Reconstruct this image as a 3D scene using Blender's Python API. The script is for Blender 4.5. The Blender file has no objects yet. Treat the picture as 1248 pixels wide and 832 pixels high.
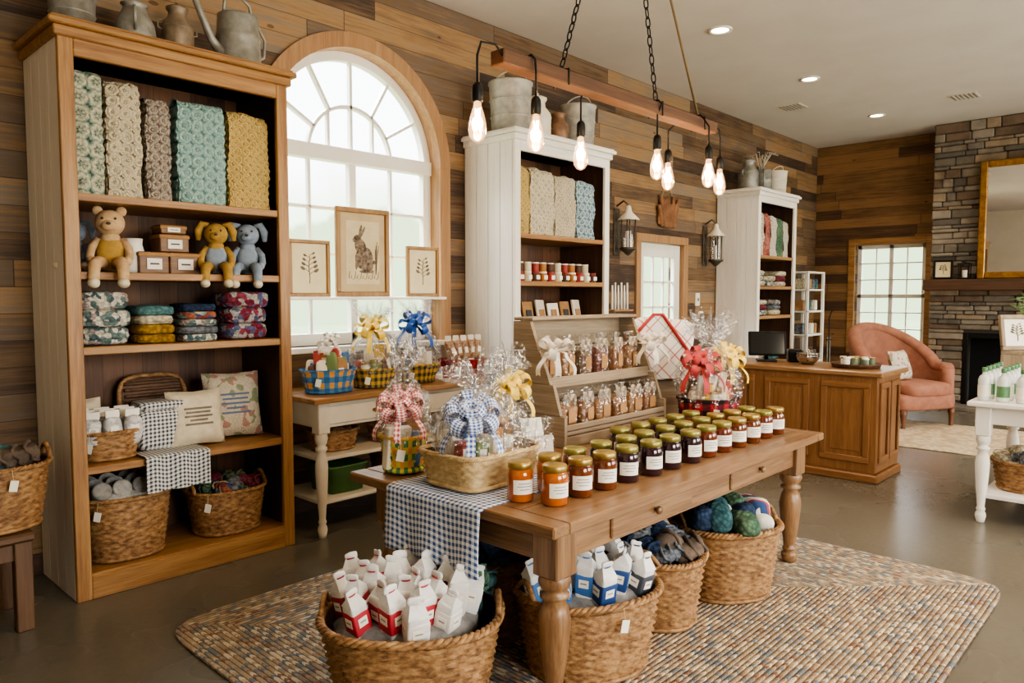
import bpy, bmesh, math, random
from mathutils import Matrix, Vector, noise
R=random.Random(7)
pi=math.pi; sin=math.sin; cos=math.cos
def C(h):
    h=h.lstrip('#'); o=[]
    for i in (0,2,4):
        c=int(h[i:i+2],16)/255
        o.append(c/12.92 if c<=0.04045 else ((c+0.055)/1.055)**2.4)
    return (o[0],o[1],o[2],1)
# ------------------------------------------------ node helper
class NN:
    def __init__(s,name):
        s.m=bpy.data.materials.new(name); s.m.use_nodes=True
        s.t=s.m.node_tree; s.b=s.t.nodes['Principled BSDF']; s.out=s.t.nodes['Material Output']
    def nd(s,t,**k):
        n=s.t.nodes.new(t)
        for a,v in k.items(): setattr(n,a,v)
        return n
    def put(s,sock,v):
        if isinstance(v,bpy.types.NodeSocket): s.t.links.new(v,sock)
        else: sock.default_value=v
    def math(s,op,a,b=0.0,c=None,clamp=False):
        n=s.nd('ShaderNodeMath',operation=op,use_clamp=clamp)
        s.put(n.inputs[0],a); s.put(n.inputs[1],b)
        if c is not None: s.put(n.inputs[2],c)
        return n.outputs[0]
    def tc(s,w='Object'): return s.nd('ShaderNodeTexCoord').outputs[w]
    def sep(s,v):
        n=s.nd('ShaderNodeSeparateXYZ'); s.put(n.inputs[0],v); return n.outputs
    def comb(s,x,y,z):
        n=s.nd('ShaderNodeCombineXYZ'); s.put(n.inputs[0],x); s.put(n.inputs[1],y); s.put(n.inputs[2],z); return n.outputs[0]
    def scale(s,v,sc):
        n=s.nd('ShaderNodeMapping'); s.put(n.inputs[0],v); n.inputs['Scale'].default_value=sc; return n.outputs[0]
    def noise(s,v,scale,detail=3,dist=0,rough=.55):
        n=s.nd('ShaderNodeTexNoise'); s.put(n.inputs['Vector'],v); n.inputs['Scale'].default_value=scale
        n.inputs['Detail'].default_value=detail; n.inputs['Distortion'].default_value=dist; n.inputs['Roughness'].default_value=rough
        return n.outputs[0]
    def white(s,v):
        n=s.nd('ShaderNodeTexWhiteNoise'); s.put(n.inputs[0],v); return n.outputs
    def voro(s,v,scale,feature='F1'):
        n=s.nd('ShaderNodeTexVoronoi',feature=feature); s.put(n.inputs['Vector'],v); n.inputs['Scale'].default_value=scale; return n.outputs
    def ramp(s,f,stops,interp='LINEAR'):
        n=s.nd('ShaderNodeValToRGB'); n.color_ramp.interpolation=interp; e=n.color_ramp.elements
        while len(e)<len(stops): e.new(.5)
        for i,(p,c) in enumerate(stops):
            e[i].position=p; e[i].color=C(c) if isinstance(c,str) else c
        s.put(n.inputs[0],f); return n.outputs[0]
    def mix(s,f,a,b,blend='MIX'):
        n=s.nd('ShaderNodeMix',data_type='RGBA',blend_type=blend)
        s.put(n.inputs[0],f); s.put(n.inputs[6],C(a) if isinstance(a,str) else a); s.put(n.inputs[7],C(b) if isinstance(b,str) else b)
        return n.outputs[2]
    def bump(s,h,st=.4,d=.01,to=None):
        n=s.nd('ShaderNodeBump'); n.inputs['Strength'].default_value=st; n.inputs['Distance'].default_value=d
        s.put(n.inputs['Height'],h); s.put(to or s.b.inputs['Normal'],n.outputs[0])
    def fin(s,col,rough=.6,metal=0,spec=None,coat=0):
        s.put(s.b.inputs['Base Color'],C(col) if isinstance(col,str) else col)
        s.put(s.b.inputs['Roughness'],rough); s.b.inputs['Metallic'].default_value=metal
        if spec is not None: s.b.inputs['Specular IOR Level'].default_value=spec
        if coat: s.b.inputs['Coat Weight'].default_value=coat; s.b.inputs['Coat Roughness'].default_value=.08
        return s.m
CM={}
def simple(name,c1,c2=None,scale=8,rough=.6,metal=0,bump=0,bs=60,coat=0):
    if name in CM: return CM[name]
    n=NN(name); v=n.tc()
    col=c1 if c2 is None else n.mix(n.ramp(n.noise(v,scale,4),[(.35,'#000000'),(.65,'#ffffff')]),c1,c2)
    if bump: n.bump(n.noise(v,bs,3),bump,.004)
    CM[name]=n.fin(col,rough,metal,coat=coat); return CM[name]
def wood(name,stops,axis='x',rough=.45,sc=1.0):
    k=name+'_'+axis
    if k in CM: return CM[k]
    n=NN(k); s=[22*sc,22*sc,22*sc]; s['xyz'.index(axis)]=1.1*sc
    v=n.scale(n.tc(),s); f=n.noise(v,1.2,6,.5,.6); g=n.noise(v,6,3,.2)
    f2=n.math('ADD',n.math('MULTIPLY',f,.65),n.math('MULTIPLY',g,.35))
    k2=len(stops)-1
    col=n.ramp(f2,[(.28+.44*i/k2,c) for i,c in enumerate(stops)])
    n.bump(g,.2,.003)
    CM[k]=n.fin(col,rough); return CM[k]
def planks(name,u,v,h,L,stops,rough=.6,gap=.03,off=0):
    n=NN(name); o=n.sep(n.tc()); U=o['xyz'.index(u)]; V=o['xyz'.index(v)]
    vr=n.math('DIVIDE',V,h); row=n.math('FLOOR',vr); w=n.white(n.comb(row,3.3,1.7))[0]
    ur=n.math('ADD',n.math('DIVIDE',U,L),n.math('MULTIPLY',w,5.0)); colm=n.math('FLOOR',ur)
    rnd=n.white(n.comb(row,colm,.5))[0]
    gv=n.comb(n.math('MULTIPLY',U,1.2),n.math('ADD',n.math('MULTIPLY',V,30),n.math('MULTIPLY',rnd,40)),rnd)
    gr=n.noise(gv,1.5,7,.5,.65)
    patch=n.noise(n.comb(n.math('MULTIPLY',U,2.2),n.math('MULTIPLY',V,5),rnd),1.3,4)
    f=n.math('ADD',n.math('MULTIPLY',rnd,.8),n.math('ADD',n.math('MULTIPLY',n.math('SUBTRACT',gr,.5),.95),n.math('MULTIPLY',n.math('SUBTRACT',patch,.5),.45)),clamp=True)
    k=len(stops)-1
    col=n.ramp(f,[(.0+.85*i/k,c) for i,c in enumerate(stops)])
    kv=n.voro(n.comb(n.math('MULTIPLY',U,2.0),n.math('MULTIPLY',V,4.2),0.3),1.0)['Distance']
    col=n.mix(n.math('MULTIPLY',n.math('LESS_THAN',n.math('ADD',kv,n.math('MULTIPLY',gr,.04)),.075),.65),col,'#2a1a10')
    fr=n.math('FRACT',vr); fu=n.math('FRACT',ur)
    g=n.math('MAXIMUM',n.math('LESS_THAN',fr,gap),n.math('LESS_THAN',fu,.004))
    col=n.mix(n.math('MULTIPLY',g,.75),col,'#1a110a')
    n.bump(n.math('SUBTRACT',n.math('MULTIPLY',gr,.5),g),.6,.008)
    return n.fin(col,rough)
def knit(name,cols,scale=45,hole=.25,cs=6,rough=.95):
    if name in CM: return CM[name]
    n=NN(name); v=n.tc(); vo=n.voro(v,scale)
    cell=n.white(n.voro(v,cs)['Color'])[0] if len(cols)>2 else n.noise(v,cs,3)
    if len(cols)>2: base=n.ramp(cell,[(i/len(cols),c) for i,c in enumerate(cols)],'CONSTANT')
    else: base=n.ramp(cell,[(.4,cols[0]),(.6,cols[-1])])
    d=n.ramp(vo['Distance'],[(.25,'#ffffff'),(.75,(1-hole*2,)*3+(1,))])
    col=n.mix(1.0,base,d,'MULTIPLY'); n.bump(n.math('SUBTRACT',1.0,vo['Distance']),.7,.008)
    CM[name]=n.fin(col,rough,spec=.15); return CM[name]
def crochet(name,c1,c2,dark='#4a3a2c',s=.05,warp=.35):
    n=NN(name); tc=n.tc(); o=n.sep(tc)
    w1=n.math('MULTIPLY',n.math('SUBTRACT',n.noise(tc,9,3),.5),warp*.08)
    fx=n.math('SUBTRACT',n.math('FRACT',n.math('DIVIDE',n.math('ADD',n.math('ADD',o[0],5),w1),s)),.5)
    fz=n.math('SUBTRACT',n.math('FRACT',n.math('DIVIDE',n.math('ADD',n.math('ADD',o[2],5),w1),s)),.5)
    r=n.math('SQRT',n.math('ADD',n.math('MULTIPLY',fx,fx),n.math('MULTIPLY',fz,fz)))
    ang=n.math('ARCTAN2',fz,fx); pet=n.math('ADD',r,n.math('MULTIPLY',n.math('SINE',n.math('MULTIPLY',ang,6)),.06))
    q=n.math('ADD',pet,n.math('MULTIPLY',n.math('SUBTRACT',n.noise(tc,45,3),.5),.22))
    col=n.ramp(q,[(.03,c2),(.10,dark),(.17,c1),(.38,c2),(.52,c1),(.68,dark)])
    vo=n.voro(tc,120); col=n.mix(.4,col,n.ramp(vo['Distance'],[(.3,'#ffffff'),(.8,'#8a8a8a')]),'MULTIPLY')
    n.bump(n.math('SUBTRACT',n.math('SINE',n.math('MULTIPLY',r,20)),vo['Distance']),.6,.008)
    return n.fin(col,.95,spec=.1)
def check(name,c,size,mode,c0='#f1efe8',mid=None):
    n=NN(name); o=n.sep(n.tc())
    if mode=='xz': u=o[1]; v=n.math('ADD',o[0],o[2])
    elif mode=='yz': u=o[0]; v=n.math('ADD',o[1],o[2])
    elif mode=='xy': u=n.math('ADD',o[0],o[1]); v=o[2]
    else: u=n.math('MULTIPLY',n.math('ARCTAN2',o[1],o[0]),.16); v=o[2]
    a=n.math('LESS_THAN',n.math('FRACT',n.math('DIVIDE',n.math('ADD',u,9),size)),.5)
    b=n.math('LESS_THAN',n.math('FRACT',n.math('DIVIDE',n.math('ADD',v,9),size)),.5)
    f=n.math('MULTIPLY',n.math('ADD',a,b),.5)
    col=n.ramp(f,[(0,c0),(.4,mid or c0),(.8,c)],'CONSTANT')
    if mid is None: col=n.mix(f,c0,c)
    n.bump(n.noise(n.tc(),300,2),.2,.002)
    return n.fin(col,.9)
def uvcheck(name,c,size,c0):
    # gingham following the ribbon's own UVs (metres along / across)
    n=NN(name); o=n.sep(n.tc('UV'))
    a=n.math('LESS_THAN',n.math('FRACT',n.math('DIVIDE',n.math('ADD',o[0],9),size)),.5)
    b=n.math('LESS_THAN',n.math('FRACT',n.math('DIVIDE',n.math('ADD',o[1],9.004),size)),.5)
    return n.fin(n.mix(n.math('MULTIPLY',n.math('ADD',a,b),.5),c0,c),.55)
# ------------------------------------------------ mesh builder
_bc={}
def bbox(sx,sy,sz,bev):
    k=(round(sx,4),round(sy,4),round(sz,4),round(bev,4))
    if k in _bc: return _bc[k]
    b=min(bev,.45*min(sx,sy,sz)); hx,hy,hz=sx/2,sy/2,sz/2
    if b<=0:
        vs=[Vector((x*hx,y*hy,z*hz)) for x in(-1,1) for y in(-1,1) for z in(-1,1)]
        fs=[(0,1,3,2),(4,6,7,5),(0,4,5,1),(2,3,7,6),(0,2,6,4),(1,5,7,3)]
    else:
        bm=bmesh.new(); bmesh.ops.create_cube(bm,size=1)
        for v in bm.verts: v.co=Vector((v.co.x*sx,v.co.y*sy,v.co.z*sz))
        bmesh.ops.bevel(bm,geom=list(bm.edges),offset=b,segments=1,affect='EDGES')
        bm.verts.index_update(); vs=[v.co.copy() for v in bm.verts]; fs=[tuple(v.index for v in f.verts) for f in bm.faces]; bm.free()
    _bc[k]=(vs,fs); return vs,fs
def TR(x,y,z): return Matrix.Translation((x,y,z))
def RX(a): return Matrix.Rotation(math.radians(a),4,'X')
def RY(a): return Matrix.Rotation(math.radians(a),4,'Y')
def RZ(a): return Matrix.Rotation(math.radians(a),4,'Z')
def sg(x,e): return math.copysign(abs(x)**e,x)
class M:
    def __init__(s): s.v=[];s.f=[];s.fm=[];s.sm=[];s.mats=[];s.T=Matrix();s.uv={}
    def add(s,vs,fs,mat,smooth=False,T=None):
        if mat not in s.mats: s.mats.append(mat)
        mi=s.mats.index(mat); o=len(s.v); X=s.T@T if T is not None else s.T
        s.v.extend([tuple(X@Vector(v)) for v in vs])
        for f in fs: s.f.append(tuple(i+o for i in f)); s.fm.append(mi); s.sm.append(smooth)
        return o
    def box(s,c,d,mat,bev=.004,T=None):
        vs,fs=bbox(d[0],d[1],d[2],bev); t=TR(*c)
        if T is not None: t=t@T
        s.add(vs,fs,mat,False,t)
    def bx(s,x0,x1,y0,y1,z0,z1,mat,bev=.004):
        s.box(((x0+x1)/2,(y0+y1)/2,(z0+z1)/2),(x1-x0,y1-y0,z1-z0),mat,bev)
    def lathe(s,prof,mat,seg=24,c=(0,0,0),T=None,fn=None,smooth=True,zf=None):
        vs=[];fs=[]
        for i,(r,z) in enumerate(prof):
            for j in range(seg):
                a=2*pi*j/seg; k=fn(a,i) if fn else 1; rr=max(r,.0002)*k
                vs.append((rr*cos(a),rr*sin(a),z+(zf(a,i) if zf else 0)))
        for i in range(len(prof)-1):
            for j in range(seg):
                j2=(j+1)%seg; fs.append((i*seg+j,i*seg+j2,(i+1)*seg+j2,(i+1)*seg+j))
        t=TR(*c)
        if T is not None: t=t@T
        s.add(vs,fs,mat,smooth,t)
    def cyl(s,c,r,h,mat,seg=20,r2=None,T=None):
        r2=r if r2 is None else r2
        s.lathe([(0,0),(r*.97,0),(r,h*.02),(r2,h*.98),(r2*.97,h),(0,h)],mat,seg,c,T)
    def tube(s,pts,r,mat,seg=8,closed=False,T=None):
        pts=[Vector(p) for p in pts]; n=len(pts); rad=r if isinstance(r,(list,tuple)) else [r]*n
        vs=[];fs=[];prev=None
        for i,p in enumerate(pts):
            a=pts[(i+1)%n] if (closed or i<n-1) else p; b=pts[i-1] if (closed or i>0) else p
            t=(a-b); t=t.normalized() if t.length>1e-9 else Vector((0,0,1))
            if prev is None:
                ref=Vector((0,0,1)) if abs(t.z)<.9 else Vector((1,0,0)); nn=t.cross(ref).normalized()
            else:
                nn=prev-t*prev.dot(t); nn=nn.normalized() if nn.length>1e-6 else prev
            prev=nn; bb=t.cross(nn)
            for j in range(seg):
                q=2*pi*j/seg; vs.append(p+(nn*cos(q)+bb*sin(q))*rad[i])
        for i in range(n if closed else n-1):
            for j in range(seg):
                j2=(j+1)%seg; i2=(i+1)%n; fs.append((i*seg+j,i*seg+j2,i2*seg+j2,i2*seg+j))
        if not closed:
            fs.append(tuple(range(seg))[::-1]); fs.append(tuple((n-1)*seg+j for j in range(seg)))
        s.add(vs,fs,mat,True,T)
    def soft(s,c,d,mat,e=.35,seg=28,ring=14,jit=0,fr=8,T=None):
        vs=[];fs=[]
        off=Vector((R.random()*9,R.random()*9,R.random()*9))
        for i in range(ring+1):
            ph=-pi/2+pi*i/ring
            for j in range(seg):
                th=2*pi*j/seg
                p=Vector((d[0]/2*sg(cos(ph),e)*sg(cos(th),e),d[1]/2*sg(cos(ph),e)*sg(sin(th),e),d[2]/2*sg(sin(ph),e)))
                if jit: p+=p.normalized()*noise.noise(p*fr+off)*jit
                vs.append(p)
        for i in range(ring):
            for j in range(seg):
                j2=(j+1)%seg; fs.append((i*seg+j,i*seg+j2,(i+1)*seg+j2,(i+1)*seg+j))
        t=TR(*c)
        if T is not None: t=t@T
        s.add(vs,fs,mat,True,t)
    def ell(s,c,d,mat,seg=16,ring=10,T=None,jit=0): s.soft(c,d,mat,1.0,seg,ring,jit,10,T)
    def grid(s,P,nu,nv,mat,smooth=True,T=None,uv=None):
        vs=[P(i/nu,j/nv) for i in range(nu+1) for j in range(nv+1)]; w=nv+1
        fs=[(i*w+j,(i+1)*w+j,(i+1)*w+j+1,i*w+j+1) for i in range(nu) for j in range(nv)]
        o=s.add(vs,fs,mat,smooth,T)
        if uv:
            k=o
            for i in range(nu+1):
                for j in range(nv+1): s.uv[k]=(uv[0]*i/nu,uv[1]*j/nv); k+=1
    def prism(s,poly,y0,y1,mat,T=None):
        n=len(poly); vs=[(x,y0,z) for x,z in poly]+[(x,y1,z) for x,z in poly]
        fs=[tuple(range(n)),tuple(range(n,2*n))[::-1]]+[((i+1)%n,i,i+n,(i+1)%n+n) for i in range(n)]
        s.add(vs,fs,mat,False,T)
    def pillow(s,w,h,t,mat,T=None):
        for sd in(-1,1):
            def P(u,v,sd=sd):
                a=2*u-1;b=2*v-1
                th=(max(0,(1-a**4))*max(0,(1-b**4)))**.55
                k=1-.06*(1-abs(a))*abs(b)-.0; l=1-.06*(1-abs(b))*abs(a)
                return (a*w/2*l,sd*t/2*th,b*h/2*k)
            s.grid(P,14,14,mat,True,T)
    def done(s,name,loc=(0,0,0),rz=0,data=None):
        me=bpy.data.meshes.new(name); me.from_pydata(s.v,[],s.f)
        for m in s.mats: me.materials.append(m)
        me.polygons.foreach_set('material_index',s.fm); me.polygons.foreach_set('use_smooth',s.sm)
        if s.uv:
            ul=me.uv_layers.new(name='UVMap')
            for lp in me.loops:
                q=s.uv.get(lp.vertex_index)
                if q: ul.data[lp.index].uv=q
        me.update()
        bm=bmesh.new(); bm.from_mesh(me); bmesh.ops.recalc_face_normals(bm,faces=bm.faces); bm.to_mesh(me); bm.free()
        return place(me,name,loc,rz)
def place(me,name,loc,rz=0):
    o=bpy.data.objects.new(name,me); bpy.context.collection.objects.link(o)
    o.location=loc; o.rotation_euler=(0,0,math.radians(rz)); return o
# ------------------------------------------------ materials
HONEY=['#6d4726','#8c6238','#a47b4a','#b58f5f']
def honey(a='x'): return wood('honey_wood',HONEY,a)
def dark(a='z'): return wood('dark_wood',['#2c1c12','#442c1c','#5d4028'],a,.55)
def tabw(a='x'): return wood('table_wood',['#573c27','#755538','#8f6d4b','#a27f5b'],a,.34)
def grey(a='x'): return wood('weathered_wood',['#6f5f4c','#8e7c65','#a8967e'],a,.75)
def ctr(a='y'): return wood('counter_wood',['#684525','#865c37','#9e7249'],a,.4)
def whitep(a='z'): return wood('white_washed',['#cbc3b4','#e2dbcf','#e9e3d9','#efe9df'],a,.55,.6)
M_wallx=planks('reclaimed_planks_x','x','z',.145,1.7,['#3b2b20','#543f2d','#6e5437','#66574a','#846543','#967650','#7c6d5d'],.68)
M_wally=planks('reclaimed_planks_y','y','z',.145,1.7,['#45301f','#634529','#80603b','#946d43','#74583d'],.65)
M_back=planks('cabinet_back_planks','z','x',.11,3,['#402818','#573823','#6d4a30','#603f29'])
M_ceil=simple('ceiling_paint','#cfc8bd','#cac2b6',2,.85)
M_plas=simple('plaster_cream','#d0c6b5','#c8bda9',2,.85)
n=NN('polished_concrete'); v=n.tc()
c=n.ramp(n.noise(v,.8,4,.3),[(.3,'#5d574b'),(.7,'#6b6558')])
c=n.mix(.08,c,n.ramp(n.noise(v,30,5),[(.3,'#4a453c'),(.7,'#8a8475')]))
n.bump(n.noise(v,60,3),.015,.002)
M_floor=n.fin(c,n.math('ADD',.24,n.math('MULTIPLY',n.noise(v,1.2,2),.06)))
WP=simple('white_paint','#e8e3d9','#e2dccf',3,.5)
WPc=simple('cream_paint','#ddd4c2','#d2c7b2',5,.5)
BLK=simple('black_metal','#15130f','#1d1a16',20,.45,.6)
BRS=simple('brass_lid','#ad9354','#9d8548',9,.35,.75)
OLV=simple('olive_lid','#9a914f','#847e40',9,.35,.6)
GLV=simple('galvanized','#9c9990','#7c786e',14,.45,.35,.15,30)
GLD=simple('gilt','#a3793c','#80592a',18,.4,.5,.3,60)
STR=simple('twine','#cbb78f','#b39e74',60,.9)
TAG=simple('paper_tag','#f0ebdf','#e8e1d2',10,.8)
INK=simple('ink','#3b3733',None)
KRF=simple('kraft','#a88053','#926b42',10,.8)
def wick(name,st):
    if name in CM: return CM[name]
    n=NN(name); v=n.tc(); o=n.sep(v)
    g=n.noise(n.comb(n.math('MULTIPLY',o[0],30),n.math('MULTIPLY',o[1],30),n.math('MULTIPLY',o[2],60)),1.0,4)
    col=n.ramp(g,[(.28+.44*i/(len(st)-1),c) for i,c in enumerate(st)]); n.bump(n.noise(v,160,2),.4,.003)
    CM[name]=n.fin(col,.6); return CM[name]
WK=wick('wicker_brown',['#573a1e','#7f5b37','#9e774b','#b28e63'])
WKL=wick('wicker_pale',['#a3865c','#c2a575','#d6bf93'])
WKD=wick('wicker_dark',['#3a2517','#553a24','#6d4c31'])
def glassy(name,tint='#ffffff',a=.16,rough=.08,bump=0,fk=.4):
    n=NN(name); tr=n.nd('ShaderNodeBsdfTransparent'); tr.inputs[0].default_value=C(tint)
    gl=n.nd('ShaderNodeBsdfGlossy'); gl.inputs['Roughness'].default_value=rough
    if bump: 
        vo=n.voro(n.tc(),38)['Distance']; n.bump(n.math('ADD',vo,n.noise(n.tc(),30,3)),bump,.02,gl.inputs['Normal'])
    lw=n.nd('ShaderNodeLayerWeight'); lw.inputs[0].default_value=.3
    mx=n.nd('ShaderNodeMixShader'); f=n.math('ADD',n.math('MULTIPLY',lw.outputs['Facing'],fk),a,clamp=True)
    n.put(mx.inputs[0],f); n.t.links.new(tr.outputs[0],mx.inputs[1]); n.t.links.new(gl.outputs[0],mx.inputs[2]); n.t.links.new(mx.outputs[0],n.out.inputs[0])
    return n.m
CEL=glassy('cellophane','#ffffff',.17,.16,1.0,.5); GLS=glassy('clear_glass','#ffffff',.04,.03)
def emit(name,c,s):
    n=NN(name); e=n.nd('ShaderNodeEmission'); e.inputs[0].default_value=C(c); e.inputs[1].default_value=s
    n.t.links.new(e.outputs[0],n.out.inputs[0]); return n.m
# ------------------------------------------------ ROOM
WY=4.68; FX=12.2; CH=3.92; X0=-1.6; YR=-2.8
m=M(); m.bx(X0-.2,FX+.2,YR-.2,WY+.2,-.1,0,M_floor,0); m.done('floor')
m=M(); m.bx(X0-.2,FX+.2,YR-.2,WY+.2,CH,CH+.1,M_ceil,0); m.done('ceiling')
ax,ar,az,sill=3.32,.79,2.60,1.18
m=M()
def wb(a,b,z0,z1): m.bx(a,b,WY,WY+.2,z0,z1,M_wallx,0)
wb(X0,ax-ar,0,CH); wb(ax-ar,ax+ar,0,sill); wb(ax+ar,7.07,0,CH); wb(7.07,8.03,2.17,CH); wb(8.03,FX,0,CH)
K=28
for i in range(K):
    a0=pi-pi*i/K; a1=pi-pi*(i+1)/K
    p0=(ax+ar*cos(a0),az+ar*sin(a0)); p1=(ax+ar*cos(a1),az+ar*sin(a1))
    m.prism([p0,p1,(p1[0],CH),(p0[0],CH)],WY,WY+.2,M_wallx)
m.done('wall_left')
m=M()
fy0,fy1,fz0,fz1=3.05,4.05,.75,2.33
for a,b,z0,z1 in((YR,fy0,0,CH),(fy0,fy1,0,fz0),(fy0,fy1,fz1,CH),(fy1,WY,0,CH)): m.bx(FX,FX+.2,a,b,z0,z1,M_wally,0)
m.done('wall_far')
m=M(); m.bx(X0-.2,X0,YR,WY,0,CH,M_plas,0); m.done('wall_back')
m=M(); xs=[X0,.5,2.7,4.5,6.7,8.5,10.7,FX]
for i in range(7):
    if i%2==0: m.bx(xs[i],xs[i+1],YR-.2,YR,0,CH,M_plas,0)
    else: m.bx(xs[i],xs[i+1],YR-.2,YR,0,.7,M_plas,0); m.bx(xs[i],xs[i+1],YR-.2,YR,2.9,CH,M_plas,0)
m.done('wall_right')
for i,(a,b) in enumerate(((.5,2.7),(4.5,6.7),(8.5,10.7))):  # unseen windows, added to the right wall as openings for fill light
    m=M()
    for x in(a+.04,(a+b)/2,b-.04): m.bx(x-.04,x+.04,YR-.14,YR-.06,.7,2.9,WP)
    for z in(.74,1.8,2.86): m.bx(a,b,YR-.14,YR-.06,z-.04,z+.04,WP)
    m.done('window_%d'%(4+i))
m=M(); m.bx(X0,FX,WY-.018,WY,0,.12,dark('x')); 
m.done('baseboard_left')
m=M(); m.bx(FX-.018,FX,2.9,WY-.02,0,.12,dark('y')); m.done('baseboard_far')
# arched window
m=M()
def ring(m,r0,r1,y0,y1,mat,a0=0,a1=pi,K=32,cx=ax,cz=az):
    for i in range(K):
        t0=a0+(a1-a0)*i/K;t1=a0+(a1-a0)*(i+1)/K
        m.prism([(cx+r0*cos(t0),cz+r0*sin(t0)),(cx+r1*cos(t0),cz+r1*sin(t0)),(cx+r1*cos(t1),cz+r1*sin(t1)),(cx+r0*cos(t1),cz+r0*sin(t1))],y0,y1,mat)
ya,yb=WY+.10,WY+.16
ring(m,ar-.085,ar-.02,ya,yb,WP)
ring(m,.36,.385,ya+.01,yb-.01,WP)
for k in range(1,6):
    t=pi*k/6; d=Vector((cos(t),0,sin(t)))
    rs=.37 if k!=3 else 0
    p=Vector((ax,0,az))+d*((rs+ar-.06)/2); L=ar-.06-rs
    m.box((p.x,(ya+yb)/2,p.z),(L,.04,.024),WP,.002,T=Matrix.Rotation(-t,4,'Y'))
for x in(-.2,.2): m.bx(ax+x-.011,ax+x+.011,ya+.01,yb-.01,az,az+.31,WP)
m.bx(ax-ar+.02,ax+ar-.02,ya-.02,yb,az-.055,az+.055,WP)
m.bx(ax-ar+.02,ax+ar-.02,ya,yb,sill,sill+.09,WP)
for x in(ax-ar+.055,ax+ar-.055): m.bx(x-.04,x+.04,ya,yb,sill,az,WP)
m.bx(ax-.03,ax+.03,ya,yb,sill,az,WP)
for x in(ax-.37,ax+.37): m.bx(x-.012,x+.012,ya+.01,yb-.01,sill,az,WP)
for z in(1.53,1.86,2.2): m.bx(ax-ar+.09,ax+ar-.09,ya+.01,yb-.01,z-.013,z+.013,WP)
m.bx(ax-ar+.02,ax+ar-.02,WY-.10,ya+.03,1.518,1.538,WP,.003)
m.bx(ax-ar-.08,ax+ar+.08,WY-.07,WY+.1,sill-.04,sill,WP)
m.done('window_1')
m=M(); hz=wood('casing_wood',['#80593a','#9c754f','#ae8a64'],'z')
ring(m,ar-.02,ar+.09,WY-.03,WY+.0,hz); ring(m,ar-.02,ar,WY,WY+.16,hz)
for sx in(-1,1):
    a,b=sorted((ax+sx*(ar-.02),ax+sx*(ar+.09))); m.bx(a,b,WY-.03,WY,sill,az,hz,.003)
    a,b=sorted((ax+sx*(ar-.02),ax+sx*ar)); m.bx(a,b,WY,WY+.16,sill,az,hz,0)
m.done('trim_1')
# door
m=M()
dx0,dx1=7.09,8.01
m.bx(dx0,dx0+.13,WY+.03,WY+.08,0,2.15,WP);m.bx(dx1-.13,dx1,WY+.03,WY+.08,0,2.15,WP)
m.bx(dx0+.13,dx1-.13,WY+.03,WY+.08,2.0,2.15,WP);m.bx(dx0+.13,dx1-.13,WY+.03,WY+.08,0,.25,WP);m.bx(dx0+.13,dx1-.13,WY+.03,WY+.08,.95,1.12,WP)
m.bx(dx0+.13,dx1-.13,WY+.045,WY+.065,.25,.95,WP)
for k in(1,2): x=dx0+.13+.66*k/3; m.bx(x-.012,x+.012,WY+.04,WY+.07,1.12,2.0,WP)
for k in(1,2): z=1.12+.88*k/3; m.bx(dx0+.13,dx1-.13,WY+.04,WY+.07,z-.012,z+.012,WP)
m.ell((dx0+.07,WY+.01,1.0),(.06,.06,.06),BRS)
m.done('door_1')
m=M()
m.bx(6.99,7.08,WY-.03,WY+.1,0,2.16,hz);m.bx(8.02,8.11,WY-.03,WY+.1,0,2.16,hz);m.bx(6.99,8.11,WY-.03,WY+.1,2.16,2.25,hz)
m.done('trim_2')
# far window
m=M()
for y in(fy0+.04,(fy0+fy1)/2,fy1-.04): m.bx(FX+.08,FX+.14,y-.03,y+.03,fz0,fz1,WP)
for y in(fy0+.28,fy1-.28): m.bx(FX+.1,FX+.12,y-.01,y+.01,fz0,fz1,WP)
for k in range(7):
    z=fz0+.03+(fz1-fz0-.06)*k/6; t=.03 if k in(0,3,6) else .01; m.bx(FX+.08,FX+.14,fy0,fy1,z-t,z+t,WP)
m.done('window_2')
m=M(); hy=honey('y')
m.bx(FX-.03,FX,fy0-.1,fy0,fz0-.1,fz1+.1,hy);m.bx(FX-.03,FX,fy1,fy1+.1,fz0-.1,fz1+.1,hy);m.bx(FX-.03,FX,fy0,fy1,fz1,fz1+.1,hy);m.bx(FX-.06,FX,fy0,fy1,fz0-.1,fz0,hy)
m.done('trim_3')
# ------------------------------------------------ ceiling fixtures
EM=emit('downlight_glow','#ffe6c0',22)
for x in(2.2,4.3,6.2,8.25,10.5):
    for y in(3.27,.6,-1.6):
        if x<6 and y>3: continue
        m=M(); m.lathe([(.105,0),(.105,-.012),(.08,-.012),(.075,.0)],WP,28); m.lathe([(.075,-.004),(0,-.004)],EM,28)
        m.done('recessed_downlight',(x,y,CH))
        l=bpy.data.lights.new('downlight','SPOT'); l.energy=120; l.color=(1,.82,.63); l.spot_size=2.2; l.spot_blend=.9; l.shadow_soft_size=.1
        o=bpy.data.objects.new('downlight_lamp',l); o.location=(x,y,CH-.03); bpy.context.collection.objects.link(o)
for (x,y) in((9.3,3.9),(10.2,2.2)):
    m=M(); m.bx(-.15,.15,-.15,.15,-.01,0,WPc)
    for k in range(6): m.bx(-.13,.13,-.12+k*.045,-.10+k*.045,-.014,-.008,GLV,0)
    m.done('ceiling_vent',(x,y,CH))
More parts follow.
